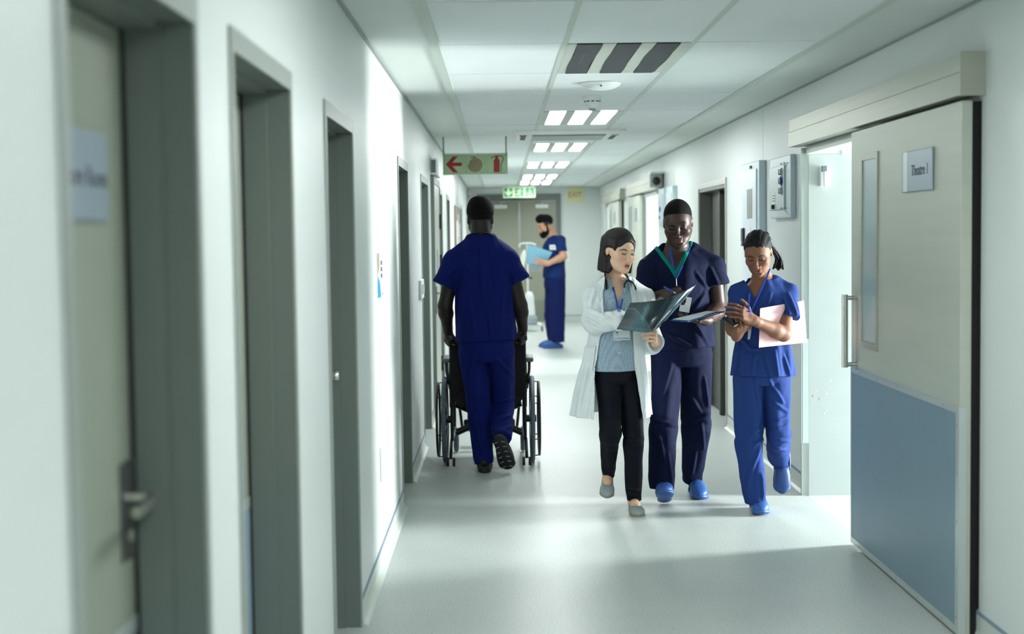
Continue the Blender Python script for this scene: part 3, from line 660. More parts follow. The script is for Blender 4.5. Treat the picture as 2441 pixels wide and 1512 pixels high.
# green escape sign and EXIT sign
GY2 = 24.9
def gp(u, v): p = P(u, v, GY2); return p[0], p[2]
L, T_ = gp(1199, 446); R_, B_ = gp(1276, 471); T_ = min(T_, ZC-.02)
t = empty('escape_route_sign', ((L+R_)/2, GY2, ZC), 'hanging green escape sign with arrow, running figure and wheelchair symbols', 'sign')
MB().box((L, GY2, B_), (R_, GY2+.012, T_), bev=.003).build('panel', mat('pale_green_panel', (190, 206, 166), .5), t)
for x in (L+.06, R_-.06): MB().box((x-.006, GY2+.002, T_), (x+.006, GY2+.010, ZC)).build('hanger', M_grey, t)
W3 = (R_-L)/3; yf = GY2-.002; cz = (T_+B_)/2; hh = (T_-B_)*.40; pale = mat('pale_green_ink', (206, 224, 180), .5)
def sym2(poly, y=.0018): return MB().prism([(x, yf-y, z) for x, z in poly], (0, .0016, 0)).build('symbol', pale, t)
for i in range(3):
    cx = L+W3*(i+.5); q = hh
    MB().box((cx-q, yf, cz-q), (cx+q, yf+.003, cz+q)).build('green_square', M_green, t)
    if i == 0: sym2([(cx, cz-q*.8), (cx-q*.8, cz-q*.0), (cx-q*.8, cz+q*.35), (cx-q*.2, cz-q*.2), (cx-q*.2, cz+q*.85), (cx+q*.2, cz+q*.85), (cx+q*.2, cz-q*.2), (cx+q*.8, cz+q*.35), (cx+q*.8, cz)])
    elif i == 1:
        sym2([(cx+q*.25+q*.17*math.cos(a), cz+q*.7+q*.17*math.sin(a)) for a in np.linspace(0, 2*PI, 11)[:-1]])
        for path, w_ in (([(.1, .45), (-.1, -.05)], .17), ([(-.1, -.05), (.25, -.4), (.1, -.85)], .11), ([(-.1, -.05), (-.35, -.45), (-.85, -.5)], .11), ([(.1, .42), (.5, .2), (.75, .3)], .08), ([(.1, .45), (-.45, .45), (-.65, .15)], .08)):
            MB().strip([V(cx+a*q, yf-.001, cz+b*q) for a, b in path], w_*q, (0, -1, 0)).build('symbol', pale, t)
    else:
        p = [V(cx+q*.02+q*.48*math.cos(a), yf-.001, cz-q*.35+q*.45*math.sin(a)) for a in np.linspace(.6, -PI*1.2, 14)]
        MB().strip(p, q*.09, (0, -1, 0)).build('symbol', pale, t)
        sym2([(cx-q*.05+q*.15*math.cos(a), cz+q*.72+q*.15*math.sin(a)) for a in np.linspace(0, 2*PI, 11)[:-1]])
        for path in ([(-.05, .5), (-.02, -.2), (.45, -.2), (.6, -.7)], [(-.05, .2), (.35, .2)]): MB().strip([V(cx+a*q, yf-.001, cz+b*q) for a, b in path], q*.09, (0, -1, 0)).build('symbol', pale, t)
ey = Y1-.03; p0 = P(1351, 447, ey); p1 = P(1391, 483, ey)
t = empty('exit_sign', ((p0[0]+p1[0])/2, Y1, p1[2]), 'pale yellow EXIT sign with red letters on the end wall', 'sign')
MB().box((p0[0], ey, p1[2]), (p1[0], Y1, p0[2]), bev=.006).build('panel', mat('exit_panel', (214, 216, 170), .5), t)
text('letters', 'EXIT', .142, frameM(((p0[0]+p1[0])/2, ey-.002, (p0[2]+p1[2])/2), (1, 0, 0), (0, 0, 1)), mat('exit_red', (176, 70, 52), .5), t, font_scale=(.86, 1), ext=.001)

# ------------------------------------------------------------------ things on the left wall
t = empty('wall_leaflet', (XL, 6.93, 1.3), 'narrow glossy leaflet with blue corner on the bright left wall', 'leaflet')
MB().box((XL, 6.79, 1.305), (XL+.004, 7.075, 1.525)).build('sheet', mat('leaflet_paper', (224, 230, 232), .25), t)
MB().prism([(XL+.004, 6.792, 1.307), (XL+.004, 6.96, 1.307), (XL+.004, 6.91, 1.38), (XL+.004, 6.792, 1.415)], (.0006, 0, 0)).build('blue_corner', mat('leaflet_blue', (40, 150, 190), .3), t)
MB().prism([(XL+.004, 6.792, 1.523), (XL+.004, 6.89, 1.523), (XL+.004, 6.90, 1.46), (XL+.004, 6.792, 1.415)], (.0006, 0, 0)).build('picture', mat('leaflet_picture', (188, 160, 140), .35, noise=(40, .5, 3)), t)
for k in range(3): MB().box((XL+.0042, 6.97, 1.40+k*.032), (XL+.005, 7.05, 1.42+k*.032)).build('print_line', M_ink, t)
MB().box((XL+.0042, 7.03, 1.312), (XL+.005, 7.06, 1.325)).build('print_line', M_ink, t)
t = empty('wall_socket', (XL, 6.9, .5), 'white double socket plate low on the bright left wall', 'socket')
MB().box((XL, 6.77, .42), (XL+.012, 7.03, .585), bev=.004).build('plate', M_white, t)
for yy in (6.84, 6.95): MB().box((XL+.011, yy-.03, .48), (XL+.0145, yy+.03, .55), bev=.002).build('outlet', mat('socket_grey', (205, 210, 208), .4), t)
t = empty('light_switch', (XL, 10.35, 1.2), 'white light switch plate beside the fifth left door', 'switch')
MB().box((XL, 10.22, 1.145), (XL+.022, 10.56, 1.285), bev=.006).build('plate', M_white, t)
for yy in (10.3, 10.4, 10.5): MB().box((XL+.02, yy-.03, 1.18), (XL+.027, yy+.03, 1.25), bev=.003).build('rocker', M_alu, t)
t = empty('wall_light', (XL, 12.6, 2.1), 'slim grey wall light fitting above the flush cupboard', 'wall light')
MB().box((XL, 12.24, 2.135), (XL+.055, 13.05, 2.275), bev=.008).build('housing', M_white, t); MB().box((XL+.008, 12.236, 2.15), (XL+.048, 12.241, 2.26)).build('end_cap', mat('fitting_grey', (96, 108, 110), .4, metal=.4), t)
t = empty('notice_board', (XL+.01, 19.3, 1.4), 'small dark-edged notice board on the left wall near the end', 'notice board')
MB().box((XL+.001, 18.3, 1.42), (XL+.03, 20.0, 2.0)).build('board', mat('board_brown', (120, 112, 100), .6), t)
for k, (a, z, c_) in enumerate(((18.5, 1.5, (225, 228, 226)), (19.0, 1.6, (200, 190, 190)), (19.5, 1.47, (226, 226, 220)))): MB().box((XL+.03, a, z), (XL+.034, a+.4, z+.3)).build('paper', mat('board_paper_%d' % k, c_, .6), t)

# ------------------------------------------------------------------ service boxes on the right wall
def px(u, v): p = P(u, v, 10); k = (XR-.02)/p[0]; return p[1]*k, EYE+(p[2]-EYE)*k
t = empty('isolator_panel', (XR, 10.1, 1.6), 'tall pale blue-white isolator panel with grey window on the right wall', 'panel')
MB().box((XR-.05, 9.82, 1.15), (XR, 10.50, 2.10), bev=.006).build('casing', mat('pale_blue_enamel', (186, 202, 208), .35), t)
dr = MB().box((XR-.058, 9.90, 1.17), (XR-.05, 10.47, 2.045), bev=.003).build('door', mat('pale_enamel', (206, 214, 222), .3), t)
MB().box((XR-.060, 10.05, 1.70), (XR-.0575, 10.25, 1.91)).build('window', mat('smoked_window', (128, 130, 124), .25), dr)
hd = MB().box((XR-.075, 10.35, 1.50), (XR-.058, 10.44, 1.635), bev=.008).build('handle', M_black, dr)
MB().lathe((XR-.075, 10.395, 1.525), (-1, 0, 0), [(.012, 0), (.012, .003)], 12).build('lock', M_alu, hd)
MB().prism([(XR-.0585, 10.05, 1.535), (XR-.0585, 10.17, 1.535), (XR-.0585, 10.11, 1.64)], (-.001, 0, 0)).build('warning_triangle', mat('warning_yellow', (196, 176, 96), .5), dr)
MB().box((XR-.0595, 10.1, 2.055), (XR-.05, 10.15, 2.075)).build('catch', M_ink, t)
t = empty('gas_valve_box', (XR, 9.15, 1.7), 'pale blue gas valve box with blue dial beside the open sliding door', 'valve box')
cas = mat('pale_blue_enamel', (186, 202, 208), .35)
MB().box((XR-.035, 8.83, 1.69), (XR, 9.50, 2.085), bev=.006).build('casing', cas, t)
dr = MB().box((XR-.045, 8.99, 1.745), (XR-.035, 9.48, 2.025), bev=.003).build('door', mat('valve_door', (178, 194, 196), .3), t)
MB().prism([(XR-.036, 8.86, 1.70), (XR-.036, 9.47, 1.70), (XR-.046, 9.47, 1.738), (XR-.046, 8.98, 1.738)], (.01, 0, 0)).build('sloped_sill', mat('sill_white', (214, 222, 220), .4), t)
for z, m_, r in ((1.985, M_grey, .02), (1.928, mat('dial_blue', (22, 40, 130), .4), .028), (1.865, M_grey, .022)):
    g = MB().lathe((XR-.045, 9.06, z), (-1, 0, 0), [(r+.006, 0), (r+.006, .004), (r, .005), (r*.8, .014), (r*.3, .015)], 20).build('gauge', m_, dr, True)
    MB().box((XR-.0615, 9.075, z-.02), (XR-.045, 9.085, z+.016)).build('needle', M_ink, g)
MB().box((XR-.047, 9.27, 1.785), (XR-.0448, 9.36, 1.85)).build('label_strip', M_white, dr)
for k in range(3): MB().box((XR-.0478, 9.285, 1.80+k*.017), (XR-.0466, 9.345, 1.808+k*.017)).build('red_line', M_red, dr)
MB().lathe((XR-.045, 9.31, 1.765), (-1, 0, 0), [(.016, 0), (.014, .018), (.006, .02)], 14).build('knob', M_black, dr, True)
for z in (2.035, 1.752):
    for yy in (8.975, 9.075): MB().box((XR-.05, yy-.02, z-.006), (XR-.044, yy+.02, z+.006)).build('hinge', M_grey, dr)
for i, (a, b, z0, lab) in enumerate(((15.55, 16.05, 1.68, 'far pale valve box with a blue dial, beside the far open sliding door'), (14.75, 15.3, 1.55, 'far pale isolator box partly hidden by the tall man'))):
    t = empty('far_valve_box' if i == 0 else 'far_isolator_box', (XR, a, z0), lab, 'valve box' if i == 0 else 'panel')
    MB().box((XR-.05, a, z0), (XR, b, 2.10), bev=.006).build('casing', cas, t); dr = MB().box((XR-.058, a+.08, z0+.05), (XR-.05, b-.03, 2.03), bev=.002).build('door', mat('pale_enamel', (206, 214, 222), .3), t)
    MB().lathe((XR-.058, a+.25, 1.87), (-1, 0, 0), [(.03, 0), (.024, .012)], 14).build('dial', MATS['dial_blue'] if i == 0 else M_grey, dr)
    MB().lathe((XR-.058, a+.3, z0+.10), (-1, 0, 0), [(.018, 0), (.014, .012)], 12).build('knob', M_ink, dr)
t = empty('door_motor', (XR, 16.05, 2.2), 'exposed dark motor unit at the end of the far sliding track', 'motor')
MB().box((XR-.16, 15.9, 2.12), (XR-.02, 16.0, 2.27), bev=.004).build('bracket', M_grey, t)
MB().lathe((XR-.09, 15.9, 2.19), (0, -1, 0), [(.045, 0), (.045, .02), (.03, .03)], 20).build('motor', M_black, t, True)
MB().box((XR-.16, 15.86, 2.27), (XR, 16.0, 2.29)).build('arm', M_alu, t)

# ------------------------------------------------------------------ drip stand by the end doors
dy = 23.6; b0 = P(1255, 785, dy); bx_ = b0[0]
t = empty('infusion_stand', (bx_, dy, 0), 'white infusion stand with bag, pole and wheeled base beside the bearded man', 'infusion stand')
def ds(u, v): q = P(u, v, dy); return (q[0], dy, q[2])
pt = ds(1257, 583); pb = ds(1260, 708); xp = pt[0]
MB().tube([(xp, dy, pt[2]), (xp, dy, .55)], .014, 12).build('pole', M_white, t, True)
MB().tube(catmull([ds(1238, 590), ds(1240, 582), ds(1257, 580), ds(1274, 582), ds(1276, 586)], 5), .008, 8).build('hook_bar', M_white, t, True)
f_ = Field(); c = V(*ds(1262, 735)); f_.loft((c[0], dy, .25), (c[0], dy, .66), (1, 0, 0), [(0, 0, 0, .10, .10), (.5, 0, 0, .085, .09), (.9, 0, 0, .065, .07), (1, 0, 0, .045, .05)], endk=.03)
v, q = f_.mesh([(*f_.bounds(), .012)]); to_obj('body', v, q, M_white, t)
bs = MB(); bs.box((c[0]-.13, dy-.14, .11), (c[0]+.13, dy+.14, .25), bev=.03); bs.build('base', mat('stand_grey', (150, 164, 170), .45), t)
for a in (30, 150, 210, 330):
    e = V(c[0]+.24*math.cos(math.radians(a)), dy+.24*math.sin(math.radians(a)), .06)
    lg = MB().tube([(c[0], dy, .14), e+V(0, 0, .04)], .02, 8).build('base_leg', M_white, t); MB().cyl(e+V(-.014, 0, -.012), e+V(.014, 0, -.012), .047, 16).build('castor', mat('castor_grey', (90, 104, 112), .5), lg)
f_ = Field(); c2 = V(*ds(1246, 622)); f_.ell(c2, (.05, .025, .19), R=[[math.cos(.18), 0, math.sin(.18)], [0, 1, 0], [-math.sin(.18), 0, math.cos(.18)]])
v, q = f_.mesh([(*f_.bounds(), .01)]); to_obj('drip_bag', v, q, mat('bag_plastic', (226, 228, 214), .3), t)
MB().lathe((xp, dy, P(1262, 662, dy)[2]), (1, 0, 0), [(.022, 0), (.022, .05), (.028, .06), (.028, .075)], 12).build('clamp_knob', M_black, t)
# ================================================================== people
def fabric(name, rgb, rough=.85, sheen=0): return mat(name, rgb, rough, spec=.2, sheen=sheen, bump=(7, .45, .03, (1, 1, .5)), noise=(9, .08, 4))
M_navy = fabric('navy_scrubs', (4, 15, 48)); M_blue = fabric('blue_scrubs', (32, 57, 118)); M_royal = fabric('royal_scrubs', (4, 22, 94)); M_slate = fabric('slate_blue_scrubs', (20, 42, 98))
M_teal = fabric('teal_collar', (0, 122, 116)); M_coat = fabric('white_cotton', (226, 232, 234), .8, 0); M_jean = fabric('black_trousers', (7, 11, 24), .75, 0)
M_clog = mat('blue_foam', (52, 92, 160), .45, spec=.4, noise=(8, .08, 3)); M_clogd = mat('dark_blue_foam', (20, 58, 112), .5); M_clogk = mat('black_foam', (15, 17, 20), .6)
M_flat = mat('grey_suede', (150, 160, 158), .7); M_hair = mat('black_hair', (6, 6, 7), .65, spec=.22, bump=(90, .5, .004, (1, 1, .06)))
M_brown = mat('dark_brown_hair', (22, 16, 15), .44, spec=.4, bump=(120, .55, .004, (1, 1, .05))); M_crop = mat('cropped_hair', (6, 6, 7), .85, spec=.2, bump=(400, .6, .004))
M_lany = mat('blue_lanyard', (28, 66, 176), .5); M_badge = mat('badge_white', (214, 222, 226), .35)
def shirt_mat():
    m = mat('dotted_blue_shirt', (150, 172, 190), .8, spec=.25, bump=(20, .25, .012, (1, 1, .6))); nt = m.node_tree; b = nt.nodes['Principled BSDF']
    tc = nt.nodes.new('ShaderNodeTexCoord'); vo = nt.nodes.new('ShaderNodeTexVoronoi'); vo.inputs['Scale'].default_value = 125; vo.inputs['Randomness'].default_value = .25
    cr = nt.nodes.new('ShaderNodeValToRGB'); cr.color_ramp.elements[0].position = .28; cr.color_ramp.elements[1].position = .36
    cr.color_ramp.elements[0].color = (*lin((104, 130, 158)), 1); cr.color_ramp.elements[1].color = (*lin((158, 178, 192)), 1)
    nt.links.new(tc.outputs['Object'], vo.inputs['Vector']); nt.links.new(vo.outputs['Distance'], cr.inputs['Fac']); nt.links.new(cr.outputs['Color'], b.inputs['Base Color']); return m
M_shirt = shirt_mat()
def skin_mat(name, rough=.48, spec=.45): return mat(name, (128, 128, 128), rough, spec=spec, attr=True, bump=(260, .08, .002), noise=(60, .06, 3))

def headM(c, yaw, pitch, roll=0, s=1.0):
    m = Matrix.Translation(tuple(c)) @ Matrix.Rotation(math.radians(yaw), 4, 'Z') @ Matrix.Rotation(math.radians(roll), 4, 'Y') @ Matrix.Rotation(math.radians(pitch), 4, 'X') @ Matrix.Scale(s, 4)
    return np.array(m)
def hp(M, p): return (M @ np.append(np.asarray(p, float), 1))[:3]
def head_ops(F, M, jaw=1.0, nose=1.0, lips=1.0, fem=False, open_=.0):
    jr = .011 if fem else .017
    if fem: F.ell((0, -.030, -.050), (.0575*jaw, .056, .058), .03, M=M)
    F.ell((0, .018, .036), (.0755, .096, .086), .02, M=M); F.ell((0, -.028, -.012), (.066, .064, .085), .03, M=M)
    F.ell((0, -.034, -.072), (.050*jaw, .050, .042), .03, M=M)
    for s in (-1, 1):
        F.cap((s*(.050 if fem else .056)*jaw, .002, -.050), (s*(.014 if fem else .020)*jaw, -.070, -.100), jr, .012, .03, M=M)
        F.ell((s*.043, -.066, -.026), (.021, .019, .019), .025, M=M)
    F.ell((0, -.080, -.103), (.019*jaw, .014, .014), .02, M=M)
    if not fem: F.cap((-.034, -.084, .017), (.034, -.084, .017), .010, k=.016, M=M)
    for s in (-1, 1):
        F.ell((s*.0315, -.100, -.001), (.0165, .013, .0105), .014, 's', M=M)
        F.ell((s*.0315, -.0805, -.002), (.0140, .0125, .0115), .004, M=M)          # lowered lids over the eyes
        F.cap((s*.0185, -.0905, -.0085), (s*.044, -.0845, -.0065), .0026, k=.004, M=M)   # lower lid / lash line
    F.cap((0, -.088, .010), (0, -.108, -.040), .0068, .0095, .012, M=M)
    F.ell((0, -.1105, -.0435), (.0115*nose, .0115, .010), .008, M=M)
    for s in (-1, 1): F.ell((s*.0130*nose, -.1005, -.0475), (.0085*nose, .011, .0078), .006, M=M)
    for s in (-1, 1): F.ell((s*.0065*nose, -.1085, -.0535), (.0035, .0045, .003), .003, 's', M=M)
    F.ell((0, -.0905, -.0665), (.0215, .0085, .0062*lips), .007, M=M); F.ell((0, -.0900, -.0790), (.0185, .0095, .0072*lips), .007, M=M)
    F.ell((0, -.0995, -.0728), (.0185, .0075, .0018+open_), .003, 's', M=M)
    F.ell((0, -.0945, -.0905), (.014, .006, .005), .008, 's', M=M)
    for s in (-1, 1):
        R = np.array(Matrix.Rotation(s*.22, 3, 'Z') @ Matrix.Rotation(-.2, 3, 'X'))
        F.ell((s*.0745, .014, -.004), (.0080, .0165, .028), .010, M=M, R=R); F.ell((s*.0830, .007, -.001), (.0060, .0100, .0165), .004, 's', M=M, R=R)
def head_color(V_, M, base, lip, brow, hairc=None, hairfn=None, blush=0, beard=None):
    L = (np.c_[V_, np.ones(len(V_))] @ np.linalg.inv(M).T)[:, :3]; x, y, z = L.T; c = np.tile(np.array(lin(base)), (len(V_), 1)); front = (y < -.05) & (np.abs(x) < .09) & (z > -.13) & (z < .14)
    def mixc(m, rgb):
        m = np.clip(m, 0, 1)[:, None]*front[:, None]; return c*(1-m)+np.array(lin(rgb))*m
    if blush: c = mixc(blush*np.exp(-((np.abs(x)-.042)/.018)**2-((z+.035)/.018)**2), tuple(min(255, v*f) for v, f in zip(base, (1.02, .84, .82))))
    c = mixc(1.3*np.exp(-(x/.0185)**4-((z+.0725)/.0115)**4)*(y < -.082), lip)
    c = mixc(1.2*np.exp(-(x/.015)**4-((z+.0728)/.0022)**2)*(y < -.08), tuple(v*.35 for v in lip))
    bz = .0185-.010*((np.abs(x)-.030)/.022)**2; c = mixc(1.1*np.exp(-((np.abs(x)-.0315)/.0195)**6-((z-bz)/.0042)**2), brow)
    lz = -.0082+.0035*((np.abs(x)-.0315)/.014)**2; c = mixc(1.6*np.exp(-((np.abs(x)-.0315)/.0150)**8-((z-lz)/.0030)**2), tuple(v*.4 for v in brow))
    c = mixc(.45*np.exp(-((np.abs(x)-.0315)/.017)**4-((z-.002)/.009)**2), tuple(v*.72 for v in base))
    if beard is not None: c = mixc(beard[1](x, y, z), beard[0])
    if hairfn is not None:
        m = np.clip(hairfn(x, y, z), 0, 1)[:, None]*((np.abs(x) < .1) & (z > -.1) & (y < .16) & (z < .2))[:, None]; c = c*(1-m)+np.array(lin(hairc))*m
    return c
FING = [(.090, .0300, (.042, .026, .021), .0088), (.095, .0100, (.046, .029, .022), .0090), (.091, -.0110, (.043, .027, .021), .0085), (.082, -.0305, (.034, .021, .019), .0076)]
def hand_ops(F, wrist, dirv, dorsal, side, curl, spread=.06, thumb=((.55, .75, -.25), (.75, .45, -.45), (.9, .2, -.4)), s=1.0):
    """wrist point, pointing direction, back-of-hand normal, side=+1/-1 puts the thumb at +/-(dorsal x dir); curl: 4 x (mcp, pip, dip) in degrees"""
    x = unit(dirv); z = unit(np.asarray(dorsal, float)-x*np.dot(dorsal, x)); y = np.cross(z, x)*side
    M = np.eye(4); M[:3, 0], M[:3, 1], M[:3, 2], M[:3, 3] = x*s, y*s, z*s, wrist
    F.cap((-.02, 0, 0), (.03, 0, 0), .024, .022, .02, M=M); tips = []
    for i, (bx, by, ln, r) in enumerate(FING):
        F.cap((.012, by*.55, 0), (bx, by, .002), .0155, .0118, .012, M=M)
        a = 0; p = V(bx, by, .001); sp = spread*(1.5-i)
        for j in range(3):
            a += math.radians(curl[i][j]); d = V(math.cos(a)*math.cos(sp), math.cos(a)*math.sin(sp), -math.sin(a)); q = p+d*ln[j]
            F.cap(p, q, r*(1-.07*j), r*(.93-.07*j), .0035, M=M); p = q
        tips.append(hp(M, p))
    F.ell((.045, -.012, -.008), (.042, .030, .014), .012, M=M); F.ell((.035, .026, -.010), (.032, .017, .016), .012, M=M)
    p = V(.022, .030, -.008); r = .0115
    for j, (d, l) in enumerate(zip(thumb, (.040, .033, .026))):
        q = p+unit(d)*l; F.cap(p, q, r, r*.9, .006, M=M); r *= .9; p = q
    return hp(M, (.10, 0, -.02)), M
def limb(F, pts, rs, k=.02):
    for i in range(len(pts)-1): F.cap(pts[i], pts[i+1], rs[i], rs[i+1], k)
def arm(F, sh, el, wr, ru=.050, re=.041, rw=.0265, k=.02):
    sh, el, wr = map(np.asarray, (sh, el, wr)); m = el+(wr-el)*.28
    limb(F, [sh, el, m, wr], [ru, re, re*1.04, rw], k)
def leg(F, hip, kn, an, rt=.075, rk=.052, ra=.036):
    hip, kn, an = map(np.asarray, (hip, kn, an)); m = kn+(an-kn)*.3
    limb(F, [hip, kn, m, an], [rt, rk, rk*1.02, ra], .03)
def wrinkle(v, q, amp, seed, fr=(16, 16, 7), sharp=.6):
    rng = np.random.RandomState(seed); n = vnormals(v, q); p = v*np.array(fr); p = p+.7*np.sin(p[:, [1, 2, 0]]*1.1+rng.rand(3)*6); w_ = np.zeros(len(v))
    for i in range(5):
        k = rng.normal(size=3)*(1+.35*i); s_ = np.sin(p @ k+rng.rand()*6.3); w_ += ((1-2*np.abs(s_))*sharp+s_*(1-sharp))/(1+.5*i)
    return v+n*(amp*w_/2)[:, None]
def cloth(name, F, h, m, parent, amp=.003, seed=1, fr=(16, 16, 7), extra=None):
    v, q = F.mesh([(*F.bounds(), h)]); v = smooth_v(v, q, 1)
    if amp: v = wrinkle(v, q, amp, seed, fr)
    if extra is not None: v = extra(v, vnormals(v, q))
    return to_obj(name, v, q, m, parent)
def bvh(objs):
    vs, fs = [], []
    for o in objs:
        off = len(vs); vs += [tuple(x.co) for x in o.data.vertices]; fs += [tuple(i+off for i in p.vertices) for p in o.data.polygons]
    return BVHTree.FromPolygons(vs, fs)
def drape(bv, px_, lift=.004, dflt=8.0, dense=0):
    if dense: px_ = [tuple(p) for p in catmull([V(*p) for p in px_], dense)]
    out = []; c = Vector((0, 0, EYE)); last = dflt
    for u, v_ in px_:
        d = Vector(_fw + CR*(u-1220.5)/FPX - CU*(v_-756)/FPX).normalized(); hit = bv.ray_cast(c, d)
        if hit[0] is not None: p = hit[0]-d*lift; last = p.y
        else: p = Vector(P(u, v_, last))
        out.append(np.array(p))
    return out
def scrub_legs(F, hips, legs, k=.03, n=2.0):
    """hips: (A, B, lat, rows); legs: list of (hip, knee, ankle, rh, rk, ra, fold seed)"""
    A_, B_, l_, rw = hips; rw = [(rw[0][0], rw[0][1], rw[0][2], rw[0][3]*.9, rw[0][4]*.92)]+[(.35, 0, 0, rw[0][3]*.98, rw[0][4]*.98)]+list(rw[1:]); F.loft(A_, B_, l_, rw, k=k, endk=.03)
    for hip, kn, an, rh, rk, ra, sd in legs:
        hip, kn, an = map(np.asarray, (hip, kn, an)); hip = hip+(hip-kn)*.16
        def fo(th, s, sd=sd): return .006*np.sin(3*th+sd+2*s)*s+.004*np.sin(5*th+sd*2-3*s)*(.3+s)
        def fo2(th, s, sd=sd): return .007*np.sin(3*th+sd+2+2*s)*(1-.2*s)+.005*np.sin(13*s*(1+.1*np.sin(th+sd)))*np.exp(-s*3)+.005*np.sin(16*s+th*2+sd)*np.clip(s-.7, 0, 1)*3
        F.loft(hip, kn, (1, 0, 0), [(0, 0, 0, rh, rh*1.08), (.5, 0, 0, (rh+rk)*.49, (rh+rk)*.52), (1, 0, 0, rk, rk)], .007, fold=fo, endk=.03)
        F.ell(kn, rk*.99, .007)
        F.loft(kn, an, (1, 0, 0), [(0, 0, 0, rk, rk), (.45, 0, 0, (rk+ra)/2*1.02, (rk+ra)/2*1.04), (1, 0, 0, ra, ra*1.12)], .007, fold=fo2, endk=.006)
def folds(*segs, amp=.006, w_=.012, sgn=-1):
    def ex(v, n):
        d_ = np.zeros(len(v)); wt = np.clip(sgn*n[:, 1]*1.6, 0, 1)
        for s in segs:
            y = s[0]; pts = [P(u, q, y)[[0, 2]] for u, q in s[1:]]; p = v[:, [0, 2]]; best = np.full(len(v), 9.0); tt = np.zeros(len(v)); N = len(pts)-1
            for i in range(N):
                ba = pts[i+1]-pts[i]; t = np.clip(((p-pts[i]) @ ba)/(ba @ ba), 0, 1); dd = np.linalg.norm(p-pts[i]-t[:, None]*ba, axis=1); m = dd < best; best = np.where(m, dd, best); tt = np.where(m, (i+t)/N, tt)
            r = best/w_; d_ += (1-1.3*r*r)*np.exp(-r*r)*(np.abs(v[:, 1]-y) < .35)*np.clip(np.sin(PI*(.12+.76*tt))*1.3, 0, 1)
        return v+n*(amp*d_*wt)[:, None]
    return ex
def foot(F, an, heel, td, up, low=False, L=.275):
    x = unit(td); z = unit(np.asarray(up, float)-x*np.dot(up, x)); s = L/.275; h = np.asarray(heel, float); an = np.asarray(an, float)
    if low: a, b, c, r = h+x*.045*s+z*.052, h+x*.12*s+z*.042, h+x*.19*s+z*.026, (.030, .026, .019)
    else: a, b, c, r = h+x*.05*s+z*.066, h+x*.12*s+z*.052, h+x*.18*s+z*.045, (.031, .026, .022)
    F.cap(an, a, .034 if not low else .029, r[0], .02); F.cap(a, b, r[0], r[1], .02); F.cap(b, c, r[1], r[2], .02)
def clog(parent, heel, toe_dir, up, m, L=.275, strap=True, sole_m=None, tread=False, heelopen=True, wid=1.0):
    x = unit(toe_dir); z = unit(np.asarray(up, float)-x*np.dot(up, x)); y = np.cross(z, x); M = np.eye(4); s = L/.275
    M[:3, 0], M[:3, 1], M[:3, 2], M[:3, 3] = x*s, y*s*wid, z*s, heel
    up_ = Field()
    up_.loft((0, 0, .036), (.278, 0, .036), (0, 1, 0), [(0, 0, 0, .026, .022), (.12, 0, .002, .037, .030), (.35, 0, .008, .041, .040), (.55, 0, .014, .046, .050), (.72, 0, .008, .050, .043), (.9, 0, -.002, .040, .028), (1, 0, -.008, .014, .012)], n=2.4, M=M, endk=.02)
    up_.loft((-.02, 0, .075), (.13, 0, .085), (0, 1, 0), [(0, 0, 0, .024, .034), (.5, 0, 0, .029, .036), (1, 0, 0, .030, .030)], .008, 's', M=M, endk=.02)
    v, q = up_.mesh([(*up_.bounds(), .0055)]); sh = to_obj('shoe', v, q, m, parent)
    so = Field(); so.loft((-.004, 0, .016), (.282, 0, .016), (0, 1, 0), [(0, 0, 0, .018, .015), (.06, 0, 0, .033, .016), (.35, 0, 0, .039, .016), (.72, 0, 0, .053, .016), (.92, 0, .003, .042, .014), (1, 0, .006, .014, .009)], n=3, M=M, endk=.008)
    v, q = so.mesh([(*so.bounds(), .0055)]); to_obj('sole', v, q, sole_m or m, sh)
    if strap == 'front':
        pts = [hp(M, p) for p in ((.125, .047, .040), (.135, .044, .066), (.142, .026, .090), (.144, 0, .098), (.142, -.026, .090), (.135, -.044, .066), (.125, -.047, .040))]
        MB().tube(catmull(pts, 5), .0068, 8).build('heel_strap', M_clogd, sh, 'all')
        for sy in (-1, 1): MB().lathe(hp(M, (.125, sy*.047, .042)), y*sy, [(.009, -.004), (.009, .005), (.005, .007)], 12).build('rivet', M_clogd, sh, True)
    elif strap:
        pts = [hp(M, p) for p in ((.135, .045, .052), (.09, .046, .068), (.03, .042, .082), (-.012, .022, .088), (-.018, 0, .089), (-.012, -.022, .088), (.03, -.042, .082), (.09, -.046, .068), (.135, -.045, .052))]
        MB().tube(catmull(pts, 4), .0072, 8).build('heel_strap', sole_m or m, sh, 'all')
    if tread:
        for i in range(6):
            for sy in (-1, 1):
                a = hp(M, (.04+i*.040, sy*.012, -.001)); b = hp(M, (.048+i*.040, sy*.034, -.001)); MB().tube([a, b], .0035, 6).build('tread', mat('tread_glint_grey', (120, 130, 134), .5), sh)  # tread bars in pale grey imitate glints on the dark sole
    return sh

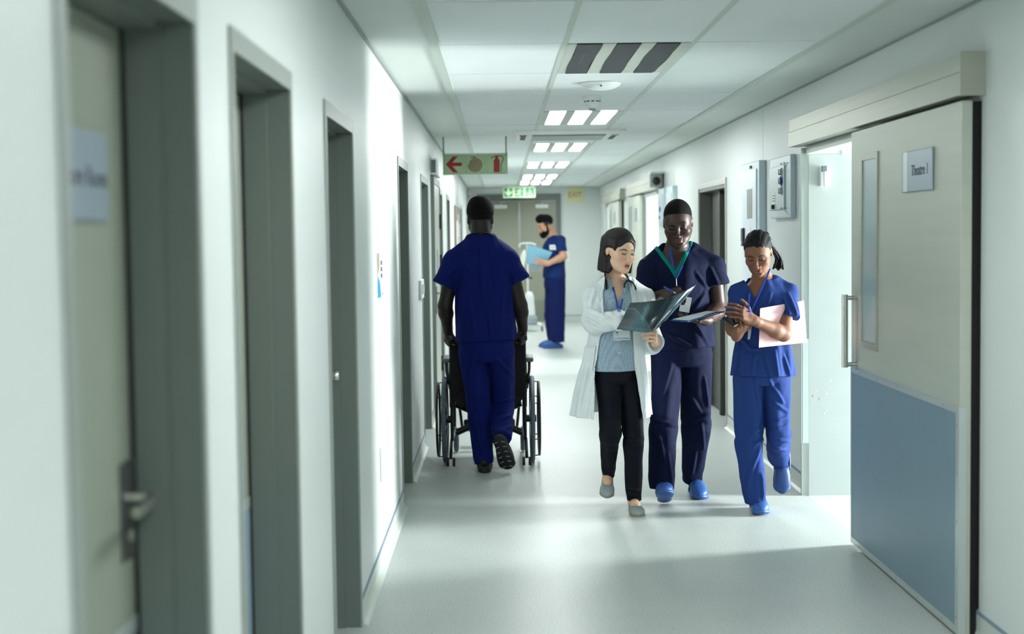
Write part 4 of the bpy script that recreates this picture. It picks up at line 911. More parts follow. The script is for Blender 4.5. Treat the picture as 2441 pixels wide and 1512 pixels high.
# ------------------------------------------------------------------ 1. woman in the white coat
def doctor():
    y0 = 8.05; lat = V(math.cos(.2), math.sin(.2), 0)
    root = empty('person', P(1490, 1215, y0)*V(1, 1, 0), 'woman with dark bob in white coat, holding an X-ray film and speaking', 'person', 'hospital staff in the corridor')
    M = headM(P(1476, 598, 8.03), 33, 9, 4, .985)
    nk = P(1466, 668, 8.07); hipL, hipR = P(1448, 905, 8.05), P(1500, 905, 8.08)
    knL, anL = P(1456, 1030, 7.98), P(1452, 1128, 8.24); knR, anR = P(1512, 1045, 8.02), P(1510, 1190, 8.12)
    shL, shR = P(1412, 702, 8.05), P(1538, 705, 8.12); elL, wrL = P(1412, 772, 7.98), P(1506, 760, 7.80); elR, wrR = P(1556, 822, 8.10), P(1562, 815, 7.90)
    F = Field(); head_ops(F, M, .92, .9, 1.05, True, .0022)
    F.cap(hp(M, (0, .028, -.05)), nk+V(0, .015, 0), .047, .050, .03); F.cap(nk+V(0, .015, 0), nk+V(0, .02, -.08), .052, .07, .04)
    F.loft(P(1468, 880, y0+.01), nk+V(0, .005, -.01), lat, [(0, 0, 0, .125, .085, .085), (.4, 0, 0, .11, .075, .08), (.72, 0, 0, .125, .08, .098), (.88, 0, 0, .115, .075, .082), (1, 0, 0, .055, .05, .05)], .02)
    arm(F, shL, elL, wrL, .038, .034, .022); arm(F, shR, elR, wrR, .038, .034, .022)
    leg(F, hipL, knL, anL, .055, .036, .028); leg(F, hipR, knR, anR, .055, .036, .028)
    fR = (V(anR[0], 8.165, .0), (.04, -1, 0), (0, 0, 1)); hl = anL+V(-.004, .075, -.045); fL = (hl, P(1446, 1190, 8.08)-hl, (0, -.65, .75)); foot(F, anR, *fR, True, .245); foot(F, anL, *fL, True, .245)
    hR, _ = hand_ops(F, wrR, P(1561, 797, 7.80)-wrR, V(.55, -.75, .35), -1, [(55, 60, 30), (60, 60, 30), (62, 62, 30), (60, 60, 35)], .05, ((.6, .6, -.5), (.85, .3, -.45), (.95, .1, -.3)), .93)
    hL, _ = hand_ops(F, wrL, V(.9, -.35, .05), V(0, -.5, .85), 1, [(25, 30, 20)]*4, .06, s=.92)
    lo, hi = F.bounds(); hc = M[:3, 3]
    v, q = F.mesh([(hc-V(.13, .15, .17), hc+V(.13, .15, .15), .0022), (hR-V(.1, .1, .1), hR+V(.1, .1, .1), .0026), (lo, hi, .0055)])
    col = head_color(v, M, (232, 190, 160), (196, 108, 100), (58, 44, 40), blush=.5)
    body = to_obj('body', v, q, skin_mat('fair_skin', .46), root, col)
    # bob hair
    Hf = Field(); Hf.ell((0, .020, .042), (.0865, .108, .094), .02, M=M)
    Hf.loft((0, .034, .06), (0, .042, -.132), (1, 0, 0), [(0, 0, 0, .083, .086), (.35, 0, 0, .090, .080), (.7, 0, .0, .094, .076), (1, 0, .0, .090, .070)], .03, M=M, endk=.012, fold=lambda th, s: .0022*np.sin(17*th)*s+.002*np.sin(29*th+2*s))
    for s in (-1, 1): Hf.loft((s*.070, .0, .06), (s*.074, -.010, -.125), (1, 0, 0), [(0, 0, 0, .014, .05), (.5, 0, 0, .014, .042), (1, 0, 0, .012, .036)], .02, M=M, endk=.01)
    Hf.ell((.004, -.108, -.050), (.074, .086, .118), .010, 's', M=M); Hf.ell((0, .01, -.155), (.060, .060, .08), .01, 's', M=M)
    Hf.ell((-.104, -.022, -.012), (.042, .062, .040), .008, 's', M=M); Hf.ell((-.098, -.052, -.075), (.045, .062, .065), .010, 's', M=M)
    Hf.cap((.012, -.07, .126), (.008, .05, .142), .0028, k=.004, mode='s', M=M)
    v, q = Hf.mesh([(*Hf.bounds(), .003)]); to_obj('hair', v, q, M_brown, root)
    # shirt
    Sf = Field(); A, B = P(1470, 884, y0+.01), nk+V(0, .005, .0)
    srows = [(0, 0, 0, .148, .105, .115), (.2, 0, 0, .142, .10, .108), (.45, 0, 0, .128, .09, .098), (.72, 0, 0, .143, .092, .118), (.86, 0, 0, .140, .088, .10), (.95, 0, 0, .095, .075, .075), (1, 0, 0, .066, .062, .066)]
    Sf.loft(A, B, lat, srows, fold=lambda th, s: .003*np.sin(7*th+3*s)*(1-s))
    zt = P(1478, 722, 7.93)[2]; xt = P(1476, 722, 7.93)[0]
    def vneck(x, y, z): return np.maximum((np.abs(x-xt)-.42*(z-zt))*.9, y-(nk[1]+.02))
    Sf.raw(vneck, V(xt-.12, 7.7, zt-.02), V(xt+.12, 8.1, nk[2]+.08), .004)
    shirt = cloth('shirt', Sf, .0045, M_shirt, root, .002, 3)
    # collar leaves of the shirt
    bvb = bvh([shirt, body])
    for poly in ([(1446, 660), (1449, 676), (1456, 694), (1461, 684), (1456, 668), (1450, 658)], [(1488, 668), (1484, 690), (1489, 700), (1497, 684), (1496, 662)]):
        MB().prism(drape(bvb, poly, .012), (0, .008, 0)).build('collar', M_shirt, shirt)
    for yy in (842, 812): p = drape(bvb, [(1476, yy)], .002)[0]; MB().lathe(p, (0, -1, 0), [(.005, 0), (.004, .002)], 10).build('button', M_badge, shirt)
    # trousers
    Tf = Field(); scrub_legs(Tf, (P(1472, 912, y0+.02), P(1470, 862, y0+.01), lat, [(0, 0, 0, .120, .10), (.5, 0, 0, .128, .105, .10), (1, 0, 0, .12, .092)]),
        [(hipL, knL, anL, .078, .062, .038, 1), (hipR, knR, anR, .078, .058, .043, 2.5)], .04)
    cloth('trousers', Tf, .005, M_jean, root, .002, 5, (14, 14, 10), folds((7.95, (1432, 1035), (1482, 1045)), (7.95, (1432, 1055), (1478, 1060)), (7.98, (1488, 1050), (1534, 1042)), (7.98, (1490, 1065), (1534, 1062)), (7.98, (1440, 940), (1470, 960)), (8.05, (1492, 1165), (1526, 1172)), (8.05, (1492, 1180), (1526, 1183)), amp=.006, w_=.012))
    # white coat
    Cf = Field(); A, B = P(1457, 992, 8.10), nk+V(0, .012, .01)
    crow = [(0, .004, .01, .232, .165, .185), (.2, .006, .01, .212, .15, .175), (.42, .012, .0, .182, .125, .145), (.6, .02, 0, .165, .115, .128), (.78, .012, 0, .162, .112, .128), (.9, .004, 0, .150, .102, .112), (.97, 0, 0, .105, .085, .085), (1, 0, 0, .075, .07, .07)]
    fo = lambda th, s: (.014*np.sin(6*th+1.2)+.008*np.sin(11*th))*(1-s)**2+.003*np.sin(9*th+4*s)
    Cf.loft(A, B, lat, crow, fold=fo, endk=.006, n=2.5)
    for n_, s_ in ((P(1445, 676, 8.08), shL), (P(1500, 676, 8.12), shR)): Cf.cap(n_, s_, .040, .047, .04)
    zz = [P(1470, v_, 7.95)[2] for v_ in (1010, 950, 880, 800, 740, 700, 670, 640)][::-1][::-1]
    xl = [P(u, 800, 7.95)[0] for u in (1412, 1416, 1419, 1433, 1437, 1440, 1444, 1447)]; xr = [P(u, 800, 7.95)[0] for u in (1531, 1524, 1514, 1510, 1508, 1505, 1500, 1494)]
    def slot(x, y, z): return np.maximum(np.maximum(np.interp(z, zz, xl)-x, x-np.interp(z, zz, xr)), y-(y0+.03+.0*x))
    Cf.raw(slot, V(xl[0]-.05, 7.6, zz[0]-.1), V(xr[0]+.05, 8.15, zz[-1]+.1), .006)
    inner = [(r[0], r[1], r[2], r[3]-.016, r[4]-.016, r[5]-.016) for r in crow[:4]]; inner[0] = (0,)+inner[0][1:]
    Ci = [(r[0]/.6, *r[1:]) for r in inner]; Cf.loft(A-V(0, 0, .02), A+(B-A)*.6, lat, Ci[:3]+[(1, .02, 0, .12, .09, .09)], .006, 's', endk=.03, fold=fo, n=2.5)
    fs = lambda th, s: .004*np.sin(9*s+2*th)+.003*np.sin(17*s-th*2)+.003*np.sin(3*th)
    Cf.loft(shL+(shL-elL)*.12, elL, (1, 0, 0), [(0, 0, 0, .040, .046), (.25, 0, 0, .053, .058), (1, 0, 0, .058, .062)], .03, fold=fs); Cf.ell(elL, .057, .03)
    Cf.loft(elL, P(1492, 762, 7.83), (0, 0, 1), [(0, 0, 0, .058, .058), (.5, 0, 0, .058, .056), (1, 0, 0, .050, .050)], .03, fold=fs)
    Cf.loft(shR+(shR-elR)*.10, elR, (1, 0, 0), [(0, 0, 0, .038, .046), (.2, 0, 0, .050, .056), (1, 0, 0, .050, .058)], .03, fold=fs); Cf.ell(elR, .052, .03)
    ce_ = P(1563, 818, 7.93); Cf.loft(elR, ce_, (1, 0, 0), [(0, 0, 0, .050, .052), (1, 0, 0, .046, .056)], .03, fold=fs, endk=.006); Cf.loft(ce_+V(0, .02, 0), ce_-V(0, .04, 0), (1, 0, 0), [(0, 0, 0, .036, .045), (1, 0, 0, .038, .047)], .004, 's', endk=.006)
    coat = cloth('white_coat', Cf, .0048, M_coat, root, .004, 8, (12, 12, 6), folds((7.9, (1398, 735), (1440, 752)), (7.85, (1418, 772), (1470, 742)), (7.9, (1393, 758), (1432, 778)), (7.85, (1440, 735), (1478, 765)), (7.95, (1402, 880), (1378, 985)), (7.95, (1416, 900), (1400, 990)), (7.95, (1525, 870), (1536, 970)), (7.97, (1545, 860), (1549, 980)), (8.0, (1420, 690), (1405, 730)), (8.02, (1530, 700), (1545, 750)), amp=.009, w_=.014))
    bvc = bvh([coat])
    # lapels and pocket
    extra_ = []
    for poly in ([(1443, 655), (1430, 668), (1424, 676), (1432, 683), (1421, 690), (1430, 722), (1437, 752), (1438, 700)], [(1506, 660), (1517, 672), (1522, 686), (1517, 692), (1522, 700), (1514, 745), (1511, 760), (1508, 700)]):
        extra_.append(MB().prism(drape(bvc, poly, .007, 7.95), (0, .006, 0)).build('lapel', M_coat, coat))
    MB().prism(drape(bvc, [(1394, 826), (1420, 824), (1412, 884), (1384, 886)], .007), (0, .006, 0)).build('pocket', M_coat, coat)
    # ballet flats
    def flat(heel, td, up, vis):
        x = unit(td); z = unit(np.asarray(up, float)-x*np.dot(up, x)); y = np.cross(z, x); Mx = np.eye(4); Mx[:3, 0], Mx[:3, 1], Mx[:3, 2], Mx[:3, 3] = x, y, z, heel
        f = Field(); f.loft((0, 0, .026), (.245, 0, .020), (0, 1, 0), [(0, 0, 0, .022, .022), (.15, 0, 0, .031, .026), (.5, 0, 0, .036, .026), (.75, 0, 0, .043, .026), (.93, 0, -.004, .030, .018), (1, 0, -.006, .012, .01)], n=2.5, M=Mx, endk=.016)
        f.loft((-.03, 0, .058), (.165, 0, .048), (0, 1, 0), [(0, 0, 0, .022, .03), (.5, 0, 0, .027, .03), (.85, 0, 0, .027, .024), (1, 0, 0, .015, .012)], .005, 's', M=Mx, endk=.012)
        v, q = f.mesh([(*f.bounds(), .0045)]); sh = to_obj('shoe', v, q, M_flat, root)
        so = Field(); so.loft((0, 0, .004), (.245, 0, .004), (0, 1, 0), [(0, 0, 0, .022, .005), (.15, 0, 0, .032, .005), (.5, 0, 0, .036, .005), (.75, 0, 0, .044, .005), (.93, 0, 0, .031, .005), (1, 0, 0, .010, .004)], n=2.5, M=Mx, endk=.004)
        v, q = so.mesh([(*so.bounds(), .004)]); to_obj('sole', v, q, mat('tan_sole', (168, 140, 104), .7), sh)
    flat(*fR, 1); flat(*fL, 0)
    # worn things
    st = empty('stethoscope', nk, 'black stethoscope around the neck of the woman in the white coat', 'stethoscope'); ba = bvh([coat, shirt, body]+extra_+[o for o in shirt.children if o.name.startswith('collar')])
    pth = drape(ba, [(1442, 652), (1443, 664), (1445, 676), (1446, 690)], .007, 7.97, 5); MB().tube(pth, .0048, 8).build('tube', M_rub, st, 'all')
    top = [hp(M, (-.05, .05, -.125)), hp(M, (.0, .085, -.118)), hp(M, (.055, .05, -.12))]
    pth = top[2:]+drape(ba, [(1493, 656), (1497, 665), (1501, 672)], .008, 7.98); MB().tube(catmull(pth, 5), .0055, 8).build('tube', M_rub, st, 'all')
    MB().tube(drape(ba, [(1488, 686), (1489, 677), (1494, 670), (1501, 669), (1508, 674), (1513, 682), (1516, 690)], .009, 7.98, 5), .0046, 8).build('tube', M_rub, st, 'all')
    MB().tube(catmull(drape(ba, [(1516, 690), (1519, 706), (1520, 722)], .006, 7.98), 4), .002, 6).build('earpiece_wire', M_alu, st, 'all')
    MB().torus(drape(ba, [(1460, 783)], .006)[0], (0, -1, .1), .012, .002, 20, 6).build('chest_ring', M_alu, st)
    ln = empty('lanyard', nk, 'blue lanyard with a printed name badge on the dotted shirt', 'lanyard')
    for side in ([(1461, 684), (1465, 700), (1470, 720), (1474, 742)], [(1484, 712), (1481, 724), (1478, 742)]): MB().strip(drape(ba, side, .004, dense=7), .005, (.05, -1, .1)).build('strap', M_lany, ln)
    bp = drape(ba, [(1482, 800)], .006)[0]; bp[1] -= .004; bm_ = frameM(bp, (1, .05, .02), (0, 0.03, 1))
    bo = MB().box((-.047, -.027, -.001), (.047, .027, .001), bm_).build('badge', M_badge, ln)
    text('badge_text', 'Dr. Debbie Delgado', .0105, bm_ @ Matrix.Translation((0, -.016, .0012)), mat('badge_ink', (60, 110, 190), .5), bo)
    ic = MB(); ic.box((-.0012, -.010, .001), (.0012, .008, .0018), bm_ @ Matrix.Translation((-.026, .012, 0))); ic.prism([tuple(bm_ @ Vector((-.026+a, .012+b, .0012))) for a, b in ((0, .008), (.010, .010), (.007, .005), (.003, .003), (-.003, .003), (-.007, .005), (-.010, .010))], (0, -.0006, 0)); ic.build('badge_emblem', mat('badge_ink', (60, 110, 190), .5), bo)
    return coat
coat_o = doctor()

# X-ray film: one curved sheet
def film():
    t = empty('xray_film', P(1560, 745, 7.76), 'curved dark X-ray film showing a joint, held by the woman in white', 'X-ray film')
    top = catmull([P(1502, 722, 7.80), P(1545, 719, 7.74), P(1590, 710, 7.72), P(1628, 696, 7.76), P(1658, 680, 7.82)], 16)
    bot = catmull([P(1470, 785, 7.74), P(1510, 790, 7.69), P(1545, 793, 7.67), P(1566, 784, 7.69), P(1584, 766, 7.75)], 16)
    n = len(top); m = MB(); vs, fs = [], []; K = 36
    for side in (0, .0008):
        for j in range(K+1):
            for i in range(n): vs.append(top[i]+(bot[i]-top[i])*j/K+V(0, -.02*math.sin(PI*j/K)+side, 0))
    o2 = n*(K+1)
    for j in range(K):
        for i in range(n-1): a = j*n+i; fs += [(a, a+1, a+n+1, a+n), (o2+a, o2+a+n, o2+a+n+1, o2+a+1)]
    for i in range(n-1): fs += [(i, o2+i, o2+i+1, i+1), (K*n+i, K*n+i+1, o2+K*n+i+1, o2+K*n+i)]
    for j in range(K): fs += [(j*n, (j+1)*n, o2+(j+1)*n, o2+j*n), (j*n+n-1, o2+j*n+n-1, o2+(j+1)*n+n-1, (j+1)*n+n-1)]
    me = bpy.data.meshes.new('sheet'); me.from_pydata([tuple(v) for v in vs], [], fs); me.update(); me.polygons.foreach_set('use_smooth', [True]*len(me.polygons))
    rng = np.random.RandomState(4); col = []
    for k in range(len(vs)):
        k2 = k % o2; j, i = divmod(k2, n); a, b = i/(n-1), j/K
        c = np.array(lin((22, 40, 48)))*1.0
        def blob(ca, cb, ra, rb, v): return v*math.exp(-((a-ca)/ra)**2-((b-cb)/rb)**2)
        e = b-(.22+1.75*max(a-.10, 0))                      # soft tissue edge running down to the right
        tis = 1/(1+math.exp(-e/.03))*math.exp(-((a-.30)/.17)**2); bone = math.exp(-((a-.275-.05*(b-.3))/.035)**2)*(1/(1+math.exp((b-.62)/.05)))*(1/(1+math.exp(-(b-.12)/.04)))
        spong = .6+.4*math.sin(a*190+3*math.sin(b*40))*math.sin(b*75+2*math.sin(a*60))
        g = .16*tis+.34*bone*spong+.10*math.exp(-(e/.022)**2)*(a < .6)+blob(.20, .3, .10, .2, .05)+blob(.75, .4, .3, .5, .035)+blob(.46, .96, .2, .05, .10)
        g += .05*math.exp(-((b-.90)/.02)**2)*(a < .45)
        g -= blob(.60, .5, .05, .6, .02)+blob(.10, .7, .08, .3, .012)
        c = np.maximum(c+np.array([.42, .86, .98])*g, .004); col.append(c)
    at = me.color_attributes.new('Col', 'FLOAT_COLOR', 'POINT'); at.data.foreach_set('color', np.concatenate([np.array(col), np.ones((len(vs), 1))], 1).astype(np.float32).ravel())
    o = link('sheet', me, mat('film_base', (30, 50, 60), .18, spec=.6, attr=True, noise=(70, .25, 4)), t)
    MB().tube([vs[j*n] for j in range(K+1)], .0016, 6).build('cut_edge', mat('film_edge', (120, 160, 190), .3), t); MB().tube([vs[j*n+n-1] for j in range(K+1)], .0016, 6).build('cut_edge', mat('film_edge', (120, 160, 190), .3), t)
film()

# ------------------------------------------------------------------ 2. tall man with the clipboard
def tallman():
    y0 = 8.37
    root = empty('person', P(1620, 1200, y0)*V(1, 1, 0), 'tall man in navy scrubs with teal V-neck, writing on a clipboard', 'person', 'hospital staff in the corridor')
    M = headM(P(1616, 531, 8.32), -9, 19, -2, 1.08); nk = P(1614, 600, 8.40)
    shL, shR = P(1549, 636, 8.40), P(1699, 632, 8.40); elL, wrL = P(1541, 722, 8.33), P(1585, 702, 8.10); elR, wrR = P(1712, 738, 8.38), P(1682, 764, 8.15)
    hipL, hipR = P(1590, 858, 8.37), P(1660, 858, 8.40); knL, anL = P(1583, 1010, 8.26), P(1579, 1166, 8.22); knR, anR = P(1661, 1010, 8.42), P(1648, 1143, 8.60)
    F = Field(); head_ops(F, M, 1.02, 1.2, 1.2, False, .0004)
    F.cap(hp(M, (0, .03, -.05)), nk+V(0, .01, 0), .060, .066, .03); F.cap(nk+V(0, .01, 0), nk+V(0, .01, -.09), .066, .09, .04)
    F.loft(P(1628, 830, y0), nk, (1, 0, 0), [(0, 0, 0, .15, .10), (.4, 0, 0, .15, .095, .10), (.72, 0, 0, .168, .10, .118), (.88, 0, 0, .16, .09, .10), (1, 0, 0, .08, .06, .06)], .03)
    arm(F, shL, elL, wrL, .055, .045, .030); arm(F, shR, elR, wrR, .055, .047, .031); leg(F, hipL, knL, anL); leg(F, hipR, knR, anR)
    sL = (V(*(P(1584, 1207, 8.30)*V(1, 1, 0)))+V(0, 0, .004), (-.10, -1, .38), (0, .38, 1)); sR = (V(*(P(1654, 1180, 8.66)*V(1, 1, 0))), (.02, -1, 0), (0, 0, 1)); foot(F, anL, *sL); foot(F, anR, *sR)
    hR, _ = hand_ops(F, wrR, P(1636, 764, 8.06)-wrR, V(0, .15, -1), 1, [(8, 20, 15), (10, 22, 15), (12, 25, 18), (16, 28, 20)], .07, ((.5, .8, .1), (.7, .6, .3), (.85, .3, .4)), 1.06)
    hL, _ = hand_ops(F, wrL, P(1612, 695, 8.03)-wrL, V(-.2, -.35, .9), -1, [(35, 50, 35), (45, 55, 40), (50, 60, 40), (55, 60, 40)], .05, ((.7, .5, -.5), (.85, .1, -.5), (.9, -.2, -.4)), 1.06)
    lo, hi = F.bounds(); hc = M[:3, 3]
    v, q = F.mesh([(hc-V(.14, .17, .19), hc+V(.14, .16, .16), .0024), (hR-V(.12, .1, .09), hR+V(.12, .1, .09), .003), (hL-V(.1, .1, .09), hL+V(.1, .1, .09), .003), (lo, hi, .006)])
    body = to_obj('body', v, q, skin_mat('deep_brown_skin', .46, .45), root, head_color(v, M, (62, 41, 33), (118, 78, 72), (14, 11, 11)))
    Hf = Field(); Hf.ell((0, .018, .037), (.0772, .0978, .0878), .02, M=M); Hf.ell((0, -.092, -.022), (.098, .080, .086), .004, 's', M=M); Hf.ell((0, -.025, -.095), (.12, .12, .085), .006, 's', M=M)
    for s in (-1, 1): Hf.ell((s*.085, .012, -.02), (.03, .028, .045), .006, 's', M=M)
    v, q = Hf.mesh([(*Hf.bounds(), .003)]); to_obj('hair', v, q, M_crop, root)
    Tf = Field(); A, B = P(1630, 832, y0), nk
    trow = [(0, 0, 0, .186, .135, .14), (.3, .005, 0, .176, .125, .13), (.55, 0, 0, .178, .12, .13), (.75, 0, 0, .190, .118, .136), (.88, 0, 0, .178, .105, .118), (.96, 0, 0, .125, .085, .085), (1, 0, 0, .09, .072, .078)]
    fo = lambda th, s: .006*np.sin(5*th+2*s+1)*(1-s)+.003*np.sin(9*th-6*s)
    Tf.loft(A, B, (1, 0, 0), trow, .01, fold=fo)
    for n_, s_ in ((P(1586, 592, 8.43), shL), (P(1643, 591, 8.43), shR)): Tf.cap(n_, s_, .042, .066, .06)
    fs = lambda th, s: .004*np.sin(8*s+2*th)+.004*np.sin(3*th+1)*s
    for s_, e_, r0, r1 in ((shL, P(1538, 692, 8.36), .070, .074), (shR, P(1711, 682, 8.38), .070, .064)): Tf.loft(s_+(s_-e_)*.1, e_, (1, 0, 0), [(0, 0, 0, r0*.8, r0*.85), (.3, 0, 0, r0, r0*1.05), (1, 0, 0, r1, r1*1.15)], .03, fold=fs, endk=.006)
    full = Tf.copy(); tip = P(1613, 648, 8.2); top_z = nk[2]
    def vee(x, y, z, w0=0.0, dz=0.0): return np.maximum((np.abs(x-tip[0])-w0-.60*(z-tip[2]-dz))*.85, y-(nk[1]+.05))
    hol = V(tip[0]-.2, 7.9, tip[2]-.1), V(tip[0]+.2, 8.46, top_z+.12)
    Tf.raw(lambda x, y, z: vee(x, y, z, .024), *hol, .004)
    top = cloth('scrub_top', Tf, .005, M_navy, root, .004, 11, extra=folds((8.25, (1570, 700), (1600, 770)), (8.25, (1690, 690), (1652, 745)), (8.24, (1598, 800), (1645, 824)), (8.3, (1695, 640), (1712, 675)), (8.26, (1660, 650), (1690, 690)), (8.24, (1660, 775), (1690, 822)), (8.24, (1560, 640), (1575, 690)), amp=.010, w_=.015))
    full.raw(lambda x, y, z: vee(x, y, z, .026)*1.0, V(-9, -9, -9), V(9, 9, 9), .003, 'i'); full.raw(lambda x, y, z: vee(x, y, z, -.002), *hol, .003)
    full.ops = full.ops; lo2, hi2 = V(tip[0]-.15, 8.1, tip[2]-.06), V(tip[0]+.15, nk[1]+.06, top_z+.08)
    v, q = full.mesh([(lo2, hi2, .004)]); to_obj('collar_trim', v, q, M_teal, top)
    Lf = Field(); scrub_legs(Lf, (P(1626, 868, y0+.02), P(1628, 812, y0), (1, 0, 0), [(0, 0, 0, .175, .13), (.5, 0, 0, .178, .13), (1, 0, 0, .165, .115)]), [(hipL, knL, anL, .100, .083, .076, 1.2), (hipR, knR, anR, .100, .088, .062, 3.1)], .05)
    cloth('trousers', Lf, .006, M_navy, root, .004, 12, (11, 11, 6), folds((8.2, (1556, 998), (1612, 1016)), (8.18, (1572, 1030), (1584, 1105)), (8.18, (1555, 1015), (1575, 1045)), (8.33, (1655, 1002), (1694, 988)), (8.33, (1672, 1012), (1682, 1075)), (8.28, (1636, 925), (1672, 985)), (8.26, (1600, 870), (1570, 960)), (8.3, (1680, 900), (1690, 970)), (8.2, (1590, 1080), (1600, 1150)), (8.4, (1660, 1080), (1655, 1135)), amp=.011, w_=.015))
    clog(root, *sL, M_clog, strap='front'); clog(root, *sR, M_clog, strap='front')
    # lanyard and badge
    ba = bvh([top, body]); ln = empty('lanyard', nk, 'blue lanyard with a clipped badge on the tall man in navy', 'lanyard')
    for side in ([(1597, 592), (1599, 606), (1604, 632), (1611, 664)], [(1644, 590), (1637, 608), (1626, 636), (1613, 664)]): MB().strip(drape(ba, side, .006, dense=7), .0055, (0, -1, .2)).build('strap', M_lany, ln)
    MB().tube(drape(ba, [(1612, 664), (1613, 682)], .006), .0025, 6).build('clip', M_alu, ln)
    bp = drape(bvh([top]), [(1634, 726)], .008)[0]; MB().box((-.03, -.045, -.001), (.03, .045, .001), frameM(bp, (1, 0, -.2), (.2, 0, 1))).build('badge', M_badge, ln)
    # clipboard: board, paper, clip
    cb = empty('clipboard', P(1662, 752, 8.02), 'blue clipboard with white paper held flat by the tall man', 'clipboard')
    a, b, c_, d_ = P(1599, 763, 7.90), P(1640, 766, 7.78), P(1727, 742, 8.02), P(1690, 741, 8.16); dn = V(0, 0, -.006)
    MB().prism([a, b, c_, d_], dn).build('board', mat('clipboard_blue', (40, 76, 150), .4), cb)
    e = lambda s_, t_, h_=.0015: a+(d_-a)*s_+(b-a)*t_+V(0, 0, h_); MB().prism([e(.03, .05), e(.03, .95), e(.9, .95)+(c_-b-(d_-a))*.9, e(.9, .05)], (0, 0, .002)).build('paper', mat('white_paper', (222, 230, 238), .6), cb)
    MB().cyl(b+(c_-b)*.42+V(0, 0, .006), b+(c_-b)*.78+V(0, 0, .006), .007, 10).build('clip', M_chrome, cb, True)
    pn = empty('pen', P(1595, 690, 8.02), 'blue pen in the writing hand of the tall man', 'pen'); MB().cyl(P(1583, 684, 8.05), P(1607, 697, 7.98), .0048, 10).build('barrel', M_lany, pn, True); MB().cyl(P(1607, 697, 7.98), P(1612, 700, 7.965), .0045, 10, .001).build('tip', M_badge, pn, True)
tallman()

